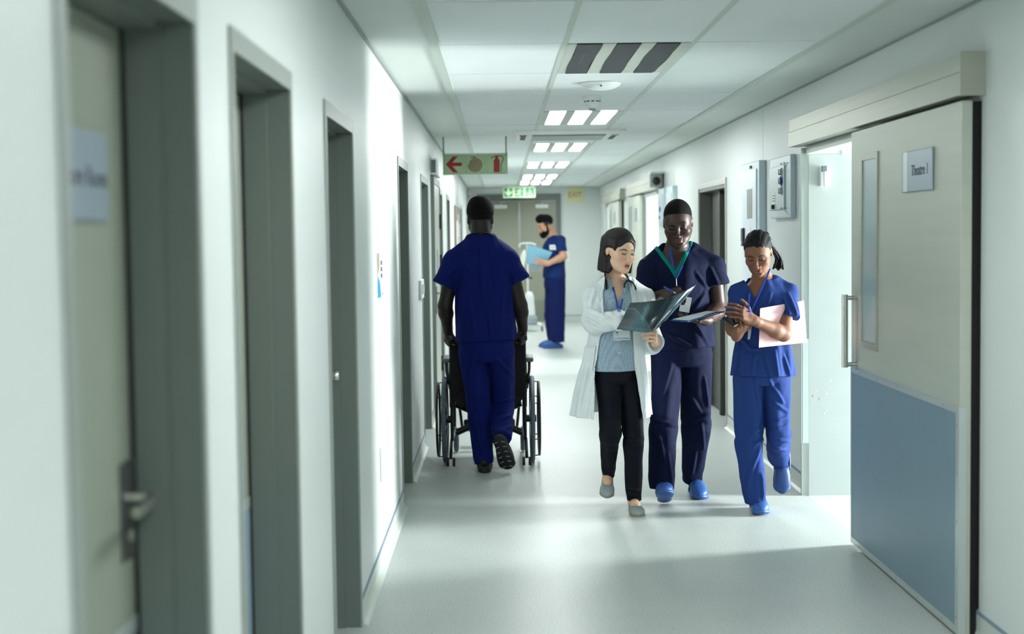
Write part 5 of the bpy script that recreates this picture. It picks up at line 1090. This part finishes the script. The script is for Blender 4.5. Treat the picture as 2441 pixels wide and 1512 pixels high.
# ------------------------------------------------------------------ 3. woman in blue scrubs with the phone
def nurse():
    y0 = 7.96; lat = V(math.cos(-.14), math.sin(-.14), 0)
    root = empty('person', P(1800, 1215, y0)*V(1, 1, 0), 'woman with braided ponytail in blue scrubs, looking down at a phone', 'person', 'hospital staff in the corridor')
    M = headM(P(1807, 603, 7.93), -20, 24, -3, .965); nk = P(1818, 668, 8.0)
    shL, shR = P(1760, 694, 7.97), P(1879, 696, 7.99); elL, wrL = P(1744, 780, 7.93), P(1757, 800, 7.77); elR, wrR = P(1868, 797, 7.83), P(1797, 764, 7.70)
    hipL, hipR = P(1784, 912, 7.96), P(1848, 912, 7.96); knL, anL = P(1786, 1045, 7.92), P(1800, 1196, 7.99); knR, anR = P(1855, 1035, 7.90), P(1858, 1092, 8.28)
    F = Field(); head_ops(F, M, .93, 1.2, 1.35, True, .0012)
    F.cap(hp(M, (0, .03, -.05)), nk+V(0, .01, 0), .046, .050, .03); F.cap(nk+V(0, .01, 0), nk+V(0, .01, -.09), .052, .075, .04)
    F.loft(P(1818, 880, y0), nk, lat, [(0, 0, 0, .13, .09), (.4, 0, 0, .115, .08, .085), (.72, 0, 0, .132, .083, .10), (.88, 0, 0, .12, .075, .083), (1, 0, 0, .06, .05, .052)], .03)
    arm(F, shL, elL, wrL, .042, .036, .025); arm(F, shR, elR, wrR, .043, .039, .026); leg(F, hipL, knL, anL, .065, .05, .034); leg(F, hipR, knR, anR, .065, .05, .034)
    sL = (V(*(P(1800, 1213, 8.14)*V(1, 1, 0))), (-.03, -1, .02), (0, 0, 1)); hl = P(1858, 1080, 8.36); sR = (hl, P(1863, 1168, 8.24)-hl, (0, -1, .3)); foot(F, anL, *sL, False, .26); foot(F, anR, *sR, False, .26)
    hR, _ = hand_ops(F, wrR, P(1757, 739, 7.65)-wrR, V(.05, -.85, .5), -1, [(18, 22, 12), (20, 24, 14), (22, 26, 15), (24, 28, 16)], .07, ((.55, .75, -.1), (.8, .55, -.1), (.95, .25, -.1)), .98)
    hL, _ = hand_ops(F, wrL, P(1768, 780, 7.71)-wrL, V(.25, -.75, -.6), -1, [(35, 40, 25), (38, 42, 25), (40, 45, 28), (42, 48, 30)], .05, ((.5, .8, -.2), (.7, .55, -.4), (.8, .2, -.55)), .98)
    lo, hi = F.bounds(); hc = M[:3, 3]
    v, q = F.mesh([(hc-V(.13, .16, .17), hc+V(.13, .15, .15), .0022), (hR-V(.1, .09, .1), hR+V(.1, .09, .1), .0024), (hL-V(.08, .09, .09), hL+V(.09, .09, .06), .0024), (lo, hi, .0055)])
    body = to_obj('body', v, q, skin_mat('brown_skin', .55, .3), root, head_color(v, M, (124, 84, 64), (150, 92, 86), (24, 17, 16), blush=.2))
    # cornrows gathered in a knot
    def corn(x, y, z): return None
    Hf = Field(); base = lambda x, y, z: np.sqrt((x/.0785)**2+((y-.02)/.099)**2+((z-.038)/.0885)**2)
    def capfn(x, y, z):
        m = base(x, y, z); ang = np.arctan2(x, z+.05); return (m-1)*.085-(.0008+.0026*np.clip((y+.05)/.06, 0, 1))*np.abs(np.sin(ang*14))-.0006*np.sin(y*260+np.sin(ang*14)*2)
    Hf.raw(capfn, V(-.095, -.09, -.06), V(.095, .135, .145), .006, 'u', M=M)
    Hf.ell((0, -.104, -.030), (.092, .085, .092), .004, 's', M=M); Hf.ell((0, -.03, -.115), (.12, .14, .095), .006, 's', M=M)
    for s in (-1, 1): Hf.ell((s*.086, .006, -.016), (.022, .026, .034), .006, 's', M=M)
    for k in range(7):
        a = k*.9; Hf.ell((.026*math.cos(a)+.02, .105+.012*math.sin(a*1.7), .035+.030*math.sin(a)), (.022, .022, .020), .008, M=M)
    v, q = Hf.mesh([(*Hf.bounds(), .0026)]); hair = to_obj('hair', v, q, M_hair, root); rt = hp(M, (.035, .115, .02))
    for k in range(15):
        e = P(1843+k*1.7, 646-abs(k-8)*.6-5*abs(math.sin(k*2.7)), 8.10+.012*math.sin(k*2.1)); mid = P(1848+k*.9, 612+2*math.sin(k), 8.12+.01*math.cos(k*1.3)); pth = catmull([rt+V(.002*(k-7), 0, .003*math.sin(k)), mid, e], 9)
        MB().tube(pth, [.0052+.0012*math.sin(i*2.2) for i in range(len(pth))], 6).build('braid', M_hair, hair, 'all')
    Tf = Field(); A, B = P(1818, 897, y0), nk
    trow = [(0, 0, 0, .178, .128, .135), (.22, 0, 0, .166, .118, .120), (.45, 0, 0, .146, .105, .100), (.72, 0, 0, .148, .10, .116), (.87, 0, 0, .138, .09, .10), (.95, 0, 0, .10, .075, .078), (1, 0, 0, .074, .062, .066)]
    fo = lambda th, s: (.009*np.sin(6*th+2)+.005*np.sin(11*th+1))*(1-s)**2+.003*np.sin(8*th-7*s)
    Tf.loft(A, B, lat, trow, .01, fold=fo, endk=.006)
    for n_, s_ in ((P(1793, 676, 8.0), shL), (P(1843, 672, 8.01), shR)): Tf.cap(n_, s_, .040, .050, .045)
    fs = lambda th, s: .004*np.sin(8*s+2*th)+.004*np.sin(3*th+1)*s
    for s_, e_, r0, r1 in ((shL, P(1750, 752, 7.93), .054, .054), (shR, P(1885, 760, 7.88), .054, .050)): Tf.loft(s_+(s_-e_)*.1, e_, (1, 0, 0), [(0, 0, 0, r0*.8, r0*.85), (.3, 0, 0, r0, r0*1.05), (1, 0, 0, r1, r1*1.2)], .03, fold=fs, endk=.005)
    tip = P(1803, 712, 7.86)
    def vee(x, y, z): return np.maximum((np.abs(x-tip[0]-.12*(z-tip[2]))-.55*(z-tip[2]))*.87, y-(nk[1]+.03))
    Tf.raw(vee, V(tip[0]-.2, 7.6, tip[2]-.02), V(tip[0]+.2, 8.05, nk[2]+.1), .004)
    top = cloth('scrub_top', Tf, .0048, M_blue, root, .004, 21, (13, 13, 6), folds((7.85, (1800, 845), (1794, 893)), (7.85, (1822, 840), (1836, 895)), (7.86, (1846, 836), (1852, 897)), (7.88, (1866, 845), (1882, 893)), (7.86, (1772, 825), (1760, 885)), (7.86, (1760, 795), (1792, 832)), (7.92, (1878, 700), (1893, 750)), (7.9, (1868, 712), (1879, 752)), (7.88, (1850, 720), (1835, 752)), (7.86, (1840, 700), (1826, 740)), (7.88, (1762, 715), (1770, 760)), (7.84, (1810, 735), (1805, 780)), (7.85, (1790, 835), (1840, 828)), amp=.010, w_=.013))
    Lf = Field(); scrub_legs(Lf, (P(1817, 914, y0+.01), P(1817, 872, y0), lat, [(0, 0, 0, .155, .12), (.5, 0, 0, .16, .122), (1, 0, 0, .15, .105)]), [(hipL, knL, anL, .092, .080, .062, 2.0), (hipR, knR, anR, .090, .068, .064, .4)], .05)
    cloth('trousers', Lf, .0055, M_blue, root, .004, 22, (11, 11, 6), folds((7.86, (1800, 905), (1816, 990), (1826, 1045)), (7.84, (1818, 1050), (1796, 1120), (1788, 1175)), (7.86, (1832, 905), (1868, 962)), (7.82, (1846, 962), (1882, 985)), (7.82, (1850, 1005), (1882, 998)), (7.82, (1848, 1025), (1880, 1020)), (7.9, (1846, 1046), (1878, 1050)), (7.98, (1842, 1065), (1876, 1074)), (7.84, (1760, 930), (1765, 1010)), (7.9, (1815, 1130), (1822, 1190)), (7.84, (1795, 1030), (1826, 1022)), (7.84, (1800, 1060), (1828, 1048)), amp=.010, w_=.014))
    clog(root, *sL, M_clog, .26); clog(root, *sR, M_clogd, .26)
    ba = bvh([top, body]); ln = empty('lanyard', nk, 'blue lanyard with hanging badge on the woman in blue scrubs', 'lanyard')
    for side in ([(1835, 640), (1828, 660), (1815, 690), (1797, 730), (1788, 744)], [(1787, 700), (1785, 722), (1784, 744)]): MB().strip(drape(ba, side, .006, dense=7), .0055, (-.1, -1, .2)).build('strap', M_lany, ln)
    bp = drape(ba, [(1787, 795)], .01)[0]; MB().box((-.012, -.034, -.001), (.012, .034, .001), frameM(bp, (.8, .6, 0), (.12, 0, 1))).build('badge', M_badge, ln)
    ph = empty('phone', P(1744, 766, 7.70), 'black mobile phone in the hands of the woman in blue', 'phone')
    a, b, c_, d_ = P(1722, 758, 7.72), P(1737, 755, 7.78), P(1770, 766, 7.72), P(1750, 777, 7.64); MB().prism([a, b, c_, d_], (0, .003, -.008)).build('body', M_black, ph); mid = (a+b+c_+d_)/4; MB().prism([p+(mid-p)*.08+V(0, -.0003, .0006) for p in (a, b, c_, d_)], (0, 0, .0006)).build('screen', mat('phone_screen', (12, 14, 18), .1), ph)
    fd = empty('pink_folder', P(1865, 775, 8.02), 'pale pink folder tucked under the arm of the woman in blue', 'folder')
    a, b, c_, d_ = P(1812, 736, 7.80), P(1914, 718, 7.93), P(1921, 817, 7.91), P(1809, 829, 7.79)
    m = mat('pink_card', (240, 190, 194), .6); MB().prism([a, b, c_, d_], (.004, .006, 0)).build('cover', m, fd); MB().prism([p+V(.005, .008, .002) for p in (a, b, c_, d_)], (.003, .004, 0)).build('back_cover', mat('pink_card_pale', (244, 216, 214), .6), fd)
nurse()

# ------------------------------------------------------------------ 4. man pushing the wheelchair (seen from behind)
def pusher():
    y0 = 9.57
    root = empty('person', P(1160, 1120, 9.55)*V(1, 1, 0), 'man in royal blue scrubs seen from behind, pushing a wheelchair', 'person', 'hospital staff in the corridor')
    M = headM(P(1145, 523, 9.66), 180, 6, 0, 1.10); nk = P(1147, 572, 9.62)
    shL, shR = P(1084, 619, 9.60), P(1210, 616, 9.60); elL, wrL = P(1061, 730, 9.60), P(1068, 789, 9.70); elR, wrR = P(1240, 728, 9.60), P(1246, 785, 9.70)
    hipL, hipR = P(1128, 850, 9.58), P(1193, 850, 9.58); knL, anL = P(1143, 985, 9.60), P(1156, 1106, 9.55); knR, anR = P(1199, 965, 9.68), P(1196, 1050, 9.42)
    F = Field(); head_ops(F, M, 1.0, 1.2, 1.2)
    F.cap(hp(M, (0, .03, -.05)), nk, .062, .070, .03); F.cap(hp(M, (0, .05, -.06)), nk+V(0, -.012, -.02), .050, .052, .03); F.cap(nk+V(0, .01, 0), nk+V(0, .02, -.09), .062, .07, .04)
    F.loft(P(1158, 830, y0), nk, (1, 0, 0), [(0, 0, 0, .16, .10), (.4, 0, 0, .16, .10), (.72, 0, 0, .175, .105), (.88, 0, 0, .16, .09), (1, 0, 0, .08, .06)], .03)
    arm(F, shL, elL, wrL, .056, .047, .031); arm(F, shR, elR, wrR, .056, .047, .031); leg(F, hipL, knL, anL); leg(F, hipR, knR, anR); sL = (V(*(P(1155, 1124, 9.46)*V(1, 1, 0))), (.0, 1, 0), (0, 0, 1)); hl = P(1186, 1042, 9.34); sR = (hl, P(1211, 1117, 9.46)-hl, (.1, 1, .35)); foot(F, anL, *sL); foot(F, anR, *sR)
    cu = [(70, 80, 50)]*4
    hL, _ = hand_ops(F, wrL, V(0, .35, -.9), V(-.85, -.5, -.2), 1, cu, .03, ((.5, .75, -.4), (.8, .3, -.6), (.8, -.1, -.6)), 1.08); hR, _ = hand_ops(F, wrR, V(0, .35, -.9), V(.85, -.5, -.2), -1, cu, .03, ((.5, .75, -.4), (.8, .3, -.6), (.8, -.1, -.6)), 1.08)
    lo, hi = F.bounds(); hc = M[:3, 3]
    v, q = F.mesh([(hc-V(.14, .17, .17), hc+V(.14, .17, .17), .003), (hL-V(.09, .1, .1), hL+V(.09, .1, .1), .003), (hR-V(.09, .1, .1), hR+V(.09, .1, .1), .003), (lo, hi, .006)])
    body = to_obj('body', v, q, skin_mat('dark_brown_skin', .5, .35), root, head_color(v, M, (36, 26, 22), (70, 45, 42), (12, 10, 10)))
    Hf = Field(); Hf.ell((0, .020, .042), (.079, .100, .088), .02, M=M); Hf.loft((0, .015, .03), (0, .010, .134), (1, 0, 0), [(0, 0, 0, .078, .095), (.5, 0, 0, .075, .09), (1, 0, 0, .058, .07)], .03, M=M, endk=.03)
    Hf.ell((0, -.088, -.02), (.098, .086, .083), .006, 's', M=M); Hf.ell((0, -.02, -.135), (.12, .17, .105), .006, 's', M=M)
    v, q = Hf.mesh([(*Hf.bounds(), .0035)]); to_obj('hair', v, q, M_crop, root)
    Tf = Field(); A, B = P(1159, 814, y0), nk+V(0, 0, .012)
    trow = [(0, 0, 0, .206, .14, .145), (.3, 0, 0, .200, .13, .135), (.5, 0, 0, .198, .125, .13), (.72, 0, 0, .205, .12, .13), (.87, 0, 0, .188, .105, .115), (.96, 0, 0, .128, .085, .09), (1, 0, 0, .088, .072, .078)]
    Tf.loft(A, B, (1, 0, 0), trow, .01, fold=lambda th, s: .006*np.sin(5*th+2*s)*(1-s)+.004*np.sin(9*th-5*s), endk=.006)
    for n_, s_ in ((P(1124, 580, 9.61), shL), (P(1170, 579, 9.61), shR)): Tf.cap(n_, s_, .046, .072, .06)
    Tf.cap(P(1122, 571, 9.56), P(1172, 570, 9.56), .038, k=.03); Tf.cap(P(1128, 590, 9.53), P(1168, 589, 9.53), .04, k=.05)
    fs = lambda th, s: .004*np.sin(8*s+2*th)+.004*np.sin(3*th+1)*s
    for s_, e_, r0, r1 in ((shL, P(1055, 681, 9.58), .072, .076), (shR, P(1241, 671, 9.58), .070, .064)): Tf.loft(s_+(s_-e_)*.1, e_, (1, 0, 0), [(0, 0, 0, r0*.8, r0*.85), (.3, 0, 0, r0, r0*1.05), (1, 0, 0, r1, r1*1.1)], .03, fold=fs, endk=.005)
    top = cloth('scrub_top', Tf, .0058, M_royal, root, .004, 31, (12, 12, 5), folds((9.45, (1145, 595), (1150, 700)), (9.45, (1168, 590), (1182, 690)), (9.45, (1112, 640), (1096, 720)), (9.45, (1208, 655), (1192, 760)), (9.44, (1120, 715), (1132, 800)), (9.44, (1165, 740), (1172, 805)), (9.5, (1085, 640), (1060, 670)), amp=.010, w_=.017))
    Lf = Field(); scrub_legs(Lf, (P(1160, 862, y0), P(1160, 800, y0), (1, 0, 0), [(0, 0, 0, .18, .135), (.5, 0, 0, .19, .14), (1, 0, 0, .18, .125)]), [(hipL, knL, anL, .104, .083, .066, 1.0), (hipR, knR, anR, .104, .082, .070, 2.2)], .05)
    cloth('trousers', Lf, .0062, M_royal, root, .004, 32, (10, 10, 6), folds((9.46, (1132, 830), (1118, 935)), (9.45, (1180, 850), (1226, 905)), (9.55, (1178, 962), (1228, 950)), (9.5, (1178, 1000), (1222, 990)), (9.42, (1182, 1030), (1225, 1016)), (9.5, (1130, 1000), (1150, 1080)), amp=.010, w_=.017))
    clog(root, *sL, M_clogk, .28, strap=False); clog(root, *sR, M_clogk, .285, strap=False, tread=True, wid=1.05)
    ne = empty('neck_tube', nk, 'thin black tube around the neck of the man pushing the wheelchair', 'stethoscope'); ba = bvh([body, top])
    MB().tube(drape(ba, [(1112, 566), (1122, 559), (1135, 555), (1150, 554), (1165, 557), (1176, 563)], .006, 9.5, 5), .0055, 8).build('tube', M_rub, ne, 'all')
pusher()

# ------------------------------------------------------------------ wheelchair
def wheelchair():
    c = -.098; ax = 9.96
    t = empty('wheelchair', (c, ax, 0), 'black folding wheelchair with grey tyres, pushed along the left side', 'wheelchair')
    tyre = mat('grey_tyre', (84, 98, 108), .6); fr = mat('black_tube', (16, 18, 22), .35, metal=.3)
    for s in (-1, 1):
        x = c+s*.308; w_ = MB().torus((x, ax, .305), (1, 0, 0), .288, .0165, 56, 10).build('wheel', tyre, t, 'all')
        MB().torus((x, ax, .305), (1, 0, 0), .268, .009, 48, 6).build('rim', fr, w_, 'all'); MB().torus((x+s*.048, ax, .305), (1, 0, 0), .258, .0085, 48, 8).build('hand_rim', M_black, w_, 'all')
        MB().cyl((x-s*.05, ax, .305), (x+s*.03, ax, .305), .026, 16).build('hub', fr, w_, True)
        sp = MB()
        for k in range(18):
            a = 2*PI*k/18; sp.tube([(x+s*(.02 if k % 2 else -.02), ax+.02*math.cos(a+.6), .305+.02*math.sin(a+.6)), (x, ax+.265*math.cos(a), .305+.265*math.sin(a))], .0014, 4)
        sp.build('spokes', M_alu, w_)
        for k in range(6):
            a = 2*PI*k/6+.3; MB().tube([(x, ax+.268*math.cos(a), .305+.268*math.sin(a)), (x+s*.048, ax+.258*math.cos(a), .305+.258*math.sin(a))], .004, 6).build('rim_stud', fr, w_)
        hx = c+s*.257
        MB().tube(catmull([(hx, 9.74, .905), (hx, 9.80, .90), (hx, 9.835, .86), (hx, 9.85, .7), (hx, 9.88, .5), (hx, 9.88, .3), (hx, 9.88, .17)], 6), .0115, 10).build('back_post', fr, t, 'all')
        MB().cyl((hx, 9.62, .903), (hx, 9.75, .905), .0165, 14).build('push_grip', M_rub, t, True)
        MB().tube(catmull([(hx, 9.88, .17), (hx, 10.1, .165), (hx, 10.38, .17), (hx, 10.44, .3), (hx, 10.42, .5)], 6), .0115, 10).build('side_rail', fr, t, 'all'); MB().tube([(hx, 9.88, .5), (hx, 10.42, .5)], .0115, 10).build('seat_rail', fr, t, True)
        ar = MB().box((hx+s*.035-.028, 9.83, .715), (hx+s*.035+.028, 10.16, .748), bev=.012).build('arm_pad', mat('arm_pad_grey', (92, 98, 102), .5), t, True)
        MB().tube(catmull([(hx+s*.035, 10.1, .715), (hx+s*.035, 10.12, .62), (hx+s*.02, 10.12, .5)], 4), .009, 8).build('arm_post', fr, ar, 'all'); MB().tube(catmull([(hx+s*.035, 9.88, .715), (hx+s*.03, 9.87, .64), (hx+s*.008, 9.88, .56), (hx+s*.005, 9.88, .4)], 4), .010, 8).build('arm_post', fr, ar, 'all')
        MB().box((hx+s*.012, 9.92, .50), (hx+s*.018, 10.3, .70)).build('side_guard', M_black, t)
        at = MB().tube(catmull([(hx+s*.005, 9.90, .17), (hx+s*.005, 9.74, .12), (hx+s*.005, 9.68, .07)], 5), .011, 8).build('anti_tip_arm', fr, t, 'all')
        for d in (-1, 1): MB().cyl((hx+s*.005+d*.012, 9.68, .045), (hx+s*.005+d*.03, 9.68, .045), .030, 14).build('anti_tip_wheel', M_rub, at, True)
        cs = MB().torus((hx-s*.01, 10.42, .095), (1, 0, 0), .075, .018, 28, 8).build('castor', tyre, t, 'all'); MB().tube([(hx-s*.01, 10.42, .095), (hx+s*.012, 10.42, .13), (hx, 10.40, .22)], .010, 8).build('fork', fr, cs)
        lg = MB().tube(catmull([(hx-s*.02, 10.44, .46), (hx-s*.03, 10.56, .35), (hx-s*.05, 10.62, .16)], 5), .011, 8).build('leg_rest', fr, t, 'all'); MB().box((hx-s*.15-.07, 10.55, .135), (hx-s*.15+.07, 10.72, .15), bev=.004).build('foot_plate', M_black, lg)
    # sling back and seat
    vs, fs, n = [], [], 9
    for j in range(7):
        z = .47+.42*j/6
        for i in range(n):
            a = -1+2*i/(n-1); vs.append((c+a*.255, 9.845-.02*(j/6)+.045*(1-a*a)*(1-.3*j/6), z))
    k = len(vs); vs += [(x, y+.014, z) for x, y, z in vs]
    for j in range(6):
        for i in range(n-1): a = j*n+i; fs += [(a, a+1, a+n+1, a+n), (k+a, k+a+n, k+a+n+1, k+a+1)]
    for i in range(n-1): fs += [(i, k+i, k+i+1, i+1), (6*n+i, 6*n+i+1, k+6*n+i+1, k+6*n+i)]
    for j in range(6): fs += [(j*n, (j+1)*n, k+(j+1)*n, k+j*n), (j*n+n-1, k+j*n+n-1, k+(j+1)*n+n-1, (j+1)*n+n-1)]
    MB().add(vs, fs).build('back_sling', M_blackfab, t, True)
    MB().prism([(c-.20, 9.86, .40), (c-.255, 9.86, .475), (c-.255, 9.86, .51), (c+.255, 9.86, .51), (c+.255, 9.86, .475), (c+.20, 9.86, .40)], (0, .44, 0)).build('seat', M_blackfab, t)
    for s in (-1, 1): MB().tube([(c-s*.235, 10.02+s*.012, .19), (c+s*.235, 10.02+s*.012, .40)], .016, 8).build('cross_brace', fr, t); MB().tube([(c-s*.235, 10.16+s*.012, .19), (c+s*.235, 10.16+s*.012, .40)], .016, 8).build('cross_brace', fr, t)
    MB().box((c-.19, 10.42, .16), (c+.19, 10.47, .24), bev=.012).build('calf_strap', M_black, t)
wheelchair()

# ------------------------------------------------------------------ 5. bearded man by the end doors
def reader():
    y0 = 20.0
    root = empty('person', P(1325, 828, y0)*V(1, 1, 0), 'bearded man in blue scrubs standing by the end doors, reading a folder', 'person', 'hospital staff in the corridor')
    M = headM(P(1300, 536, 19.95), -72, 20, 0, 1.12); nk = P(1318, 566, 20.0)
    shN, elN, wrN = P(1336, 573, 19.84), P(1343, 612, 19.80), P(1304, 629, 19.72); shF, elF, wrF = P(1322, 573, 20.2), P(1322, 610, 20.2), P(1292, 620, 20.05)
    hipN, knN, anN = P(1327, 672, 19.92), P(1328, 745, 19.94), P(1330, 814, 19.95); hipF, knF, anF = P(1318, 672, 20.1), P(1316, 745, 20.12), P(1322, 810, 20.15)
    F = Field(); head_ops(F, M, 1.0, 1.0, 1.0); F.cap(hp(M, (0, .03, -.05)), nk, .058, .064, .03); F.cap(nk, nk+V(.01, 0, -.1), .07, .09, .04)
    F.loft(P(1322, 660, y0), nk, (0, 1, 0), [(0, 0, 0, .15, .10), (.5, 0, 0, .16, .11), (.85, 0, 0, .165, .11), (1, 0, 0, .08, .07)], .03)
    arm(F, shN, elN, wrN, .058, .050, .034); arm(F, shF, elF, wrF, .058, .050, .034); leg(F, hipN, knN, anN); leg(F, hipF, knF, anF)
    hN, _ = hand_ops(F, wrN, V(-.95, -.15, .22), V(.1, -.8, -.4), 1, [(10, 15, 10), (12, 18, 12), (15, 20, 14), (18, 24, 15)], .1, ((.4, .85, 0), (.6, .7, .1), (.7, .6, .1)), 1.15)
    hand_ops(F, wrF, V(-.9, -.1, .3), V(0, .8, -.4), -1, [(20, 25, 15)]*4, .05, s=1.1)
    lo, hi = F.bounds(); hc = M[:3, 3]; v, q = F.mesh([(hc-V(.17, .17, .18), hc+V(.17, .17, .17), .0045), (hN-V(.11, .1, .1), hN+V(.11, .1, .1), .0045), (lo, hi, .010)])
    bd = lambda x, y, z: 1.5*np.clip((-.052-z+.25*np.clip(-.06-y, 0, .05))/.01, 0, 1)
    body = to_obj('body', v, q, skin_mat('olive_skin', .5, .35), root, head_color(v, M, (196, 148, 122), (150, 100, 90), (24, 18, 16), (34, 27, 25), lambda x, y, z: np.clip((z+.02)/.03, 0, 1)*np.clip((y+.05)/.02, 0, 1)*(np.abs(x) < .083)))
    Hf = Field(); Hf.ell((0, .018, .040), (.0785, .099, .088), .02, M=M); Hf.loft((0, -.03, .07), (0, -.055, .142), (1, 0, 0), [(0, 0, 0, .062, .062), (.6, 0, 0, .058, .058), (1, 0, 0, .045, .045)], .03, M=M, endk=.03); Hf.ell((0, -.108, -.045), (.10, .086, .103), .006, 's', M=M); Hf.ell((0, -.075, -.090), (.12, .115, .125), .006, 's', M=M)
    for s in (-1, 1): Hf.ell((s*.100, -.02, -.02), (.034, .09, .075), .01, 's', M=M)
    v, q = Hf.mesh([(*Hf.bounds(), .005)]); to_obj('hair', v, q, M_crop, root)
    Bf = Field(); Bf.ell((0, -.045, -.085), (.062, .064, .052), .02, M=M); Bf.ell((0, -.076, -.118), (.040, .036, .038), .03, M=M)
    for s in (-1, 1): Bf.cap((s*.068, -.004, .01), (s*.060, -.016, -.075), .011, .018, .02, M=M)
    Bf.ell((0, -.096, -.072), (.022, .022, .013), .006, 's', M=M); Bf.ell((0, -.105, -.035), (.055, .055, .042), .01, 's', M=M)
    v, q = Bf.mesh([(*Bf.bounds(), .005)]); to_obj('beard', v, q, M_crop, root)
    Tf = Field(); A, B = P(1322, 663, y0), nk+V(.01, 0, 0)
    Tf.loft(A, B, (0, 1, 0), [(0, 0, 0, .20, .165), (.4, 0, 0, .195, .155), (.75, 0, 0, .20, .160), (.9, 0, 0, .18, .125), (1, 0, 0, .09, .08)], fold=lambda th, s: .006*np.sin(5*th+3*s), endk=.01)
    for s_ in (shN, shF): Tf.cap(nk+V(.02, (s_[1]-20)*.4, -.02), s_, .06, .075, .06)
    for s_, e_ in ((shN, P(1339, 600, 19.82)), (shF, P(1322, 600, 20.2))): Tf.loft(s_+(s_-e_)*.1, e_, (1, 0, 0), [(0, 0, 0, .065, .065), (1, 0, 0, .080, .076)], .04, endk=.008)
    tip = P(1306, 572, 19.95); Tf.raw(lambda x, y, z: np.maximum(np.abs(y-20)*1.0-.55*(z-tip[2]), x-(nk[0]-.02)), V(nk[0]-.4, 19.7, tip[2]-.05), V(nk[0]+.0, 20.3, nk[2]+.15), .005)
    top = cloth('scrub_top', Tf, .009, M_slate, root, .007, 41, (9, 9, 5))
    Lf = Field(); scrub_legs(Lf, (P(1321, 690, y0), P(1322, 650, y0), (0, 1, 0), [(0, 0, 0, .18, .15), (1, 0, 0, .17, .14)]), [(hipN, knN, anN, .125, .112, .100, 1), (hipF, knF, anF, .12, .110, .095, 2)], .05)
    cloth('trousers', Lf, .009, fabric('dark_blue_scrubs', (14, 28, 84)), root, .007, 42, (8, 8, 4))
    for an in (anN, anF): clog(root, V(an[0]+.07, an[1], 0), (-1, -.12, 0), (0, 0, 1), M_clog, .30)
    ba = bvh([top]); bp = drape(ba, [(1318, 590)], .01, 19.8)[0]; bg = empty('name_badge', bp, 'white name badge on the chest of the bearded man', 'badge')
    fm = frameM(bp+V(0, -.008, 0), (1, .1, 0), (0, 0, 1)); MB().box((-.048, -.035, -.0015), (.048, .035, .0015), fm).build('card', M_badge, bg); MB().box((-.03, -.006, .0012), (.03, .006, .002), fm).build('print', M_grey, bg)
    fd = empty('blue_folder', P(1286, 610, 19.75), 'light blue folder held open by the bearded man', 'folder')
    a, b, c_, d_ = P(1257, 582, 19.78), P(1316, 601, 19.70), P(1300, 630, 19.84), P(1255, 628, 19.92); m = mat('light_blue_card', (138, 196, 222), .5)
    MB().prism([a, b, c_, d_], (.004, .012, -.004)).build('cover', m, fd); MB().prism([d_, c_, P(1284, 642, 20.0), P(1276, 640, 20.02)], (0, .012, 0)).build('inner_flap', m, fd)
reader()
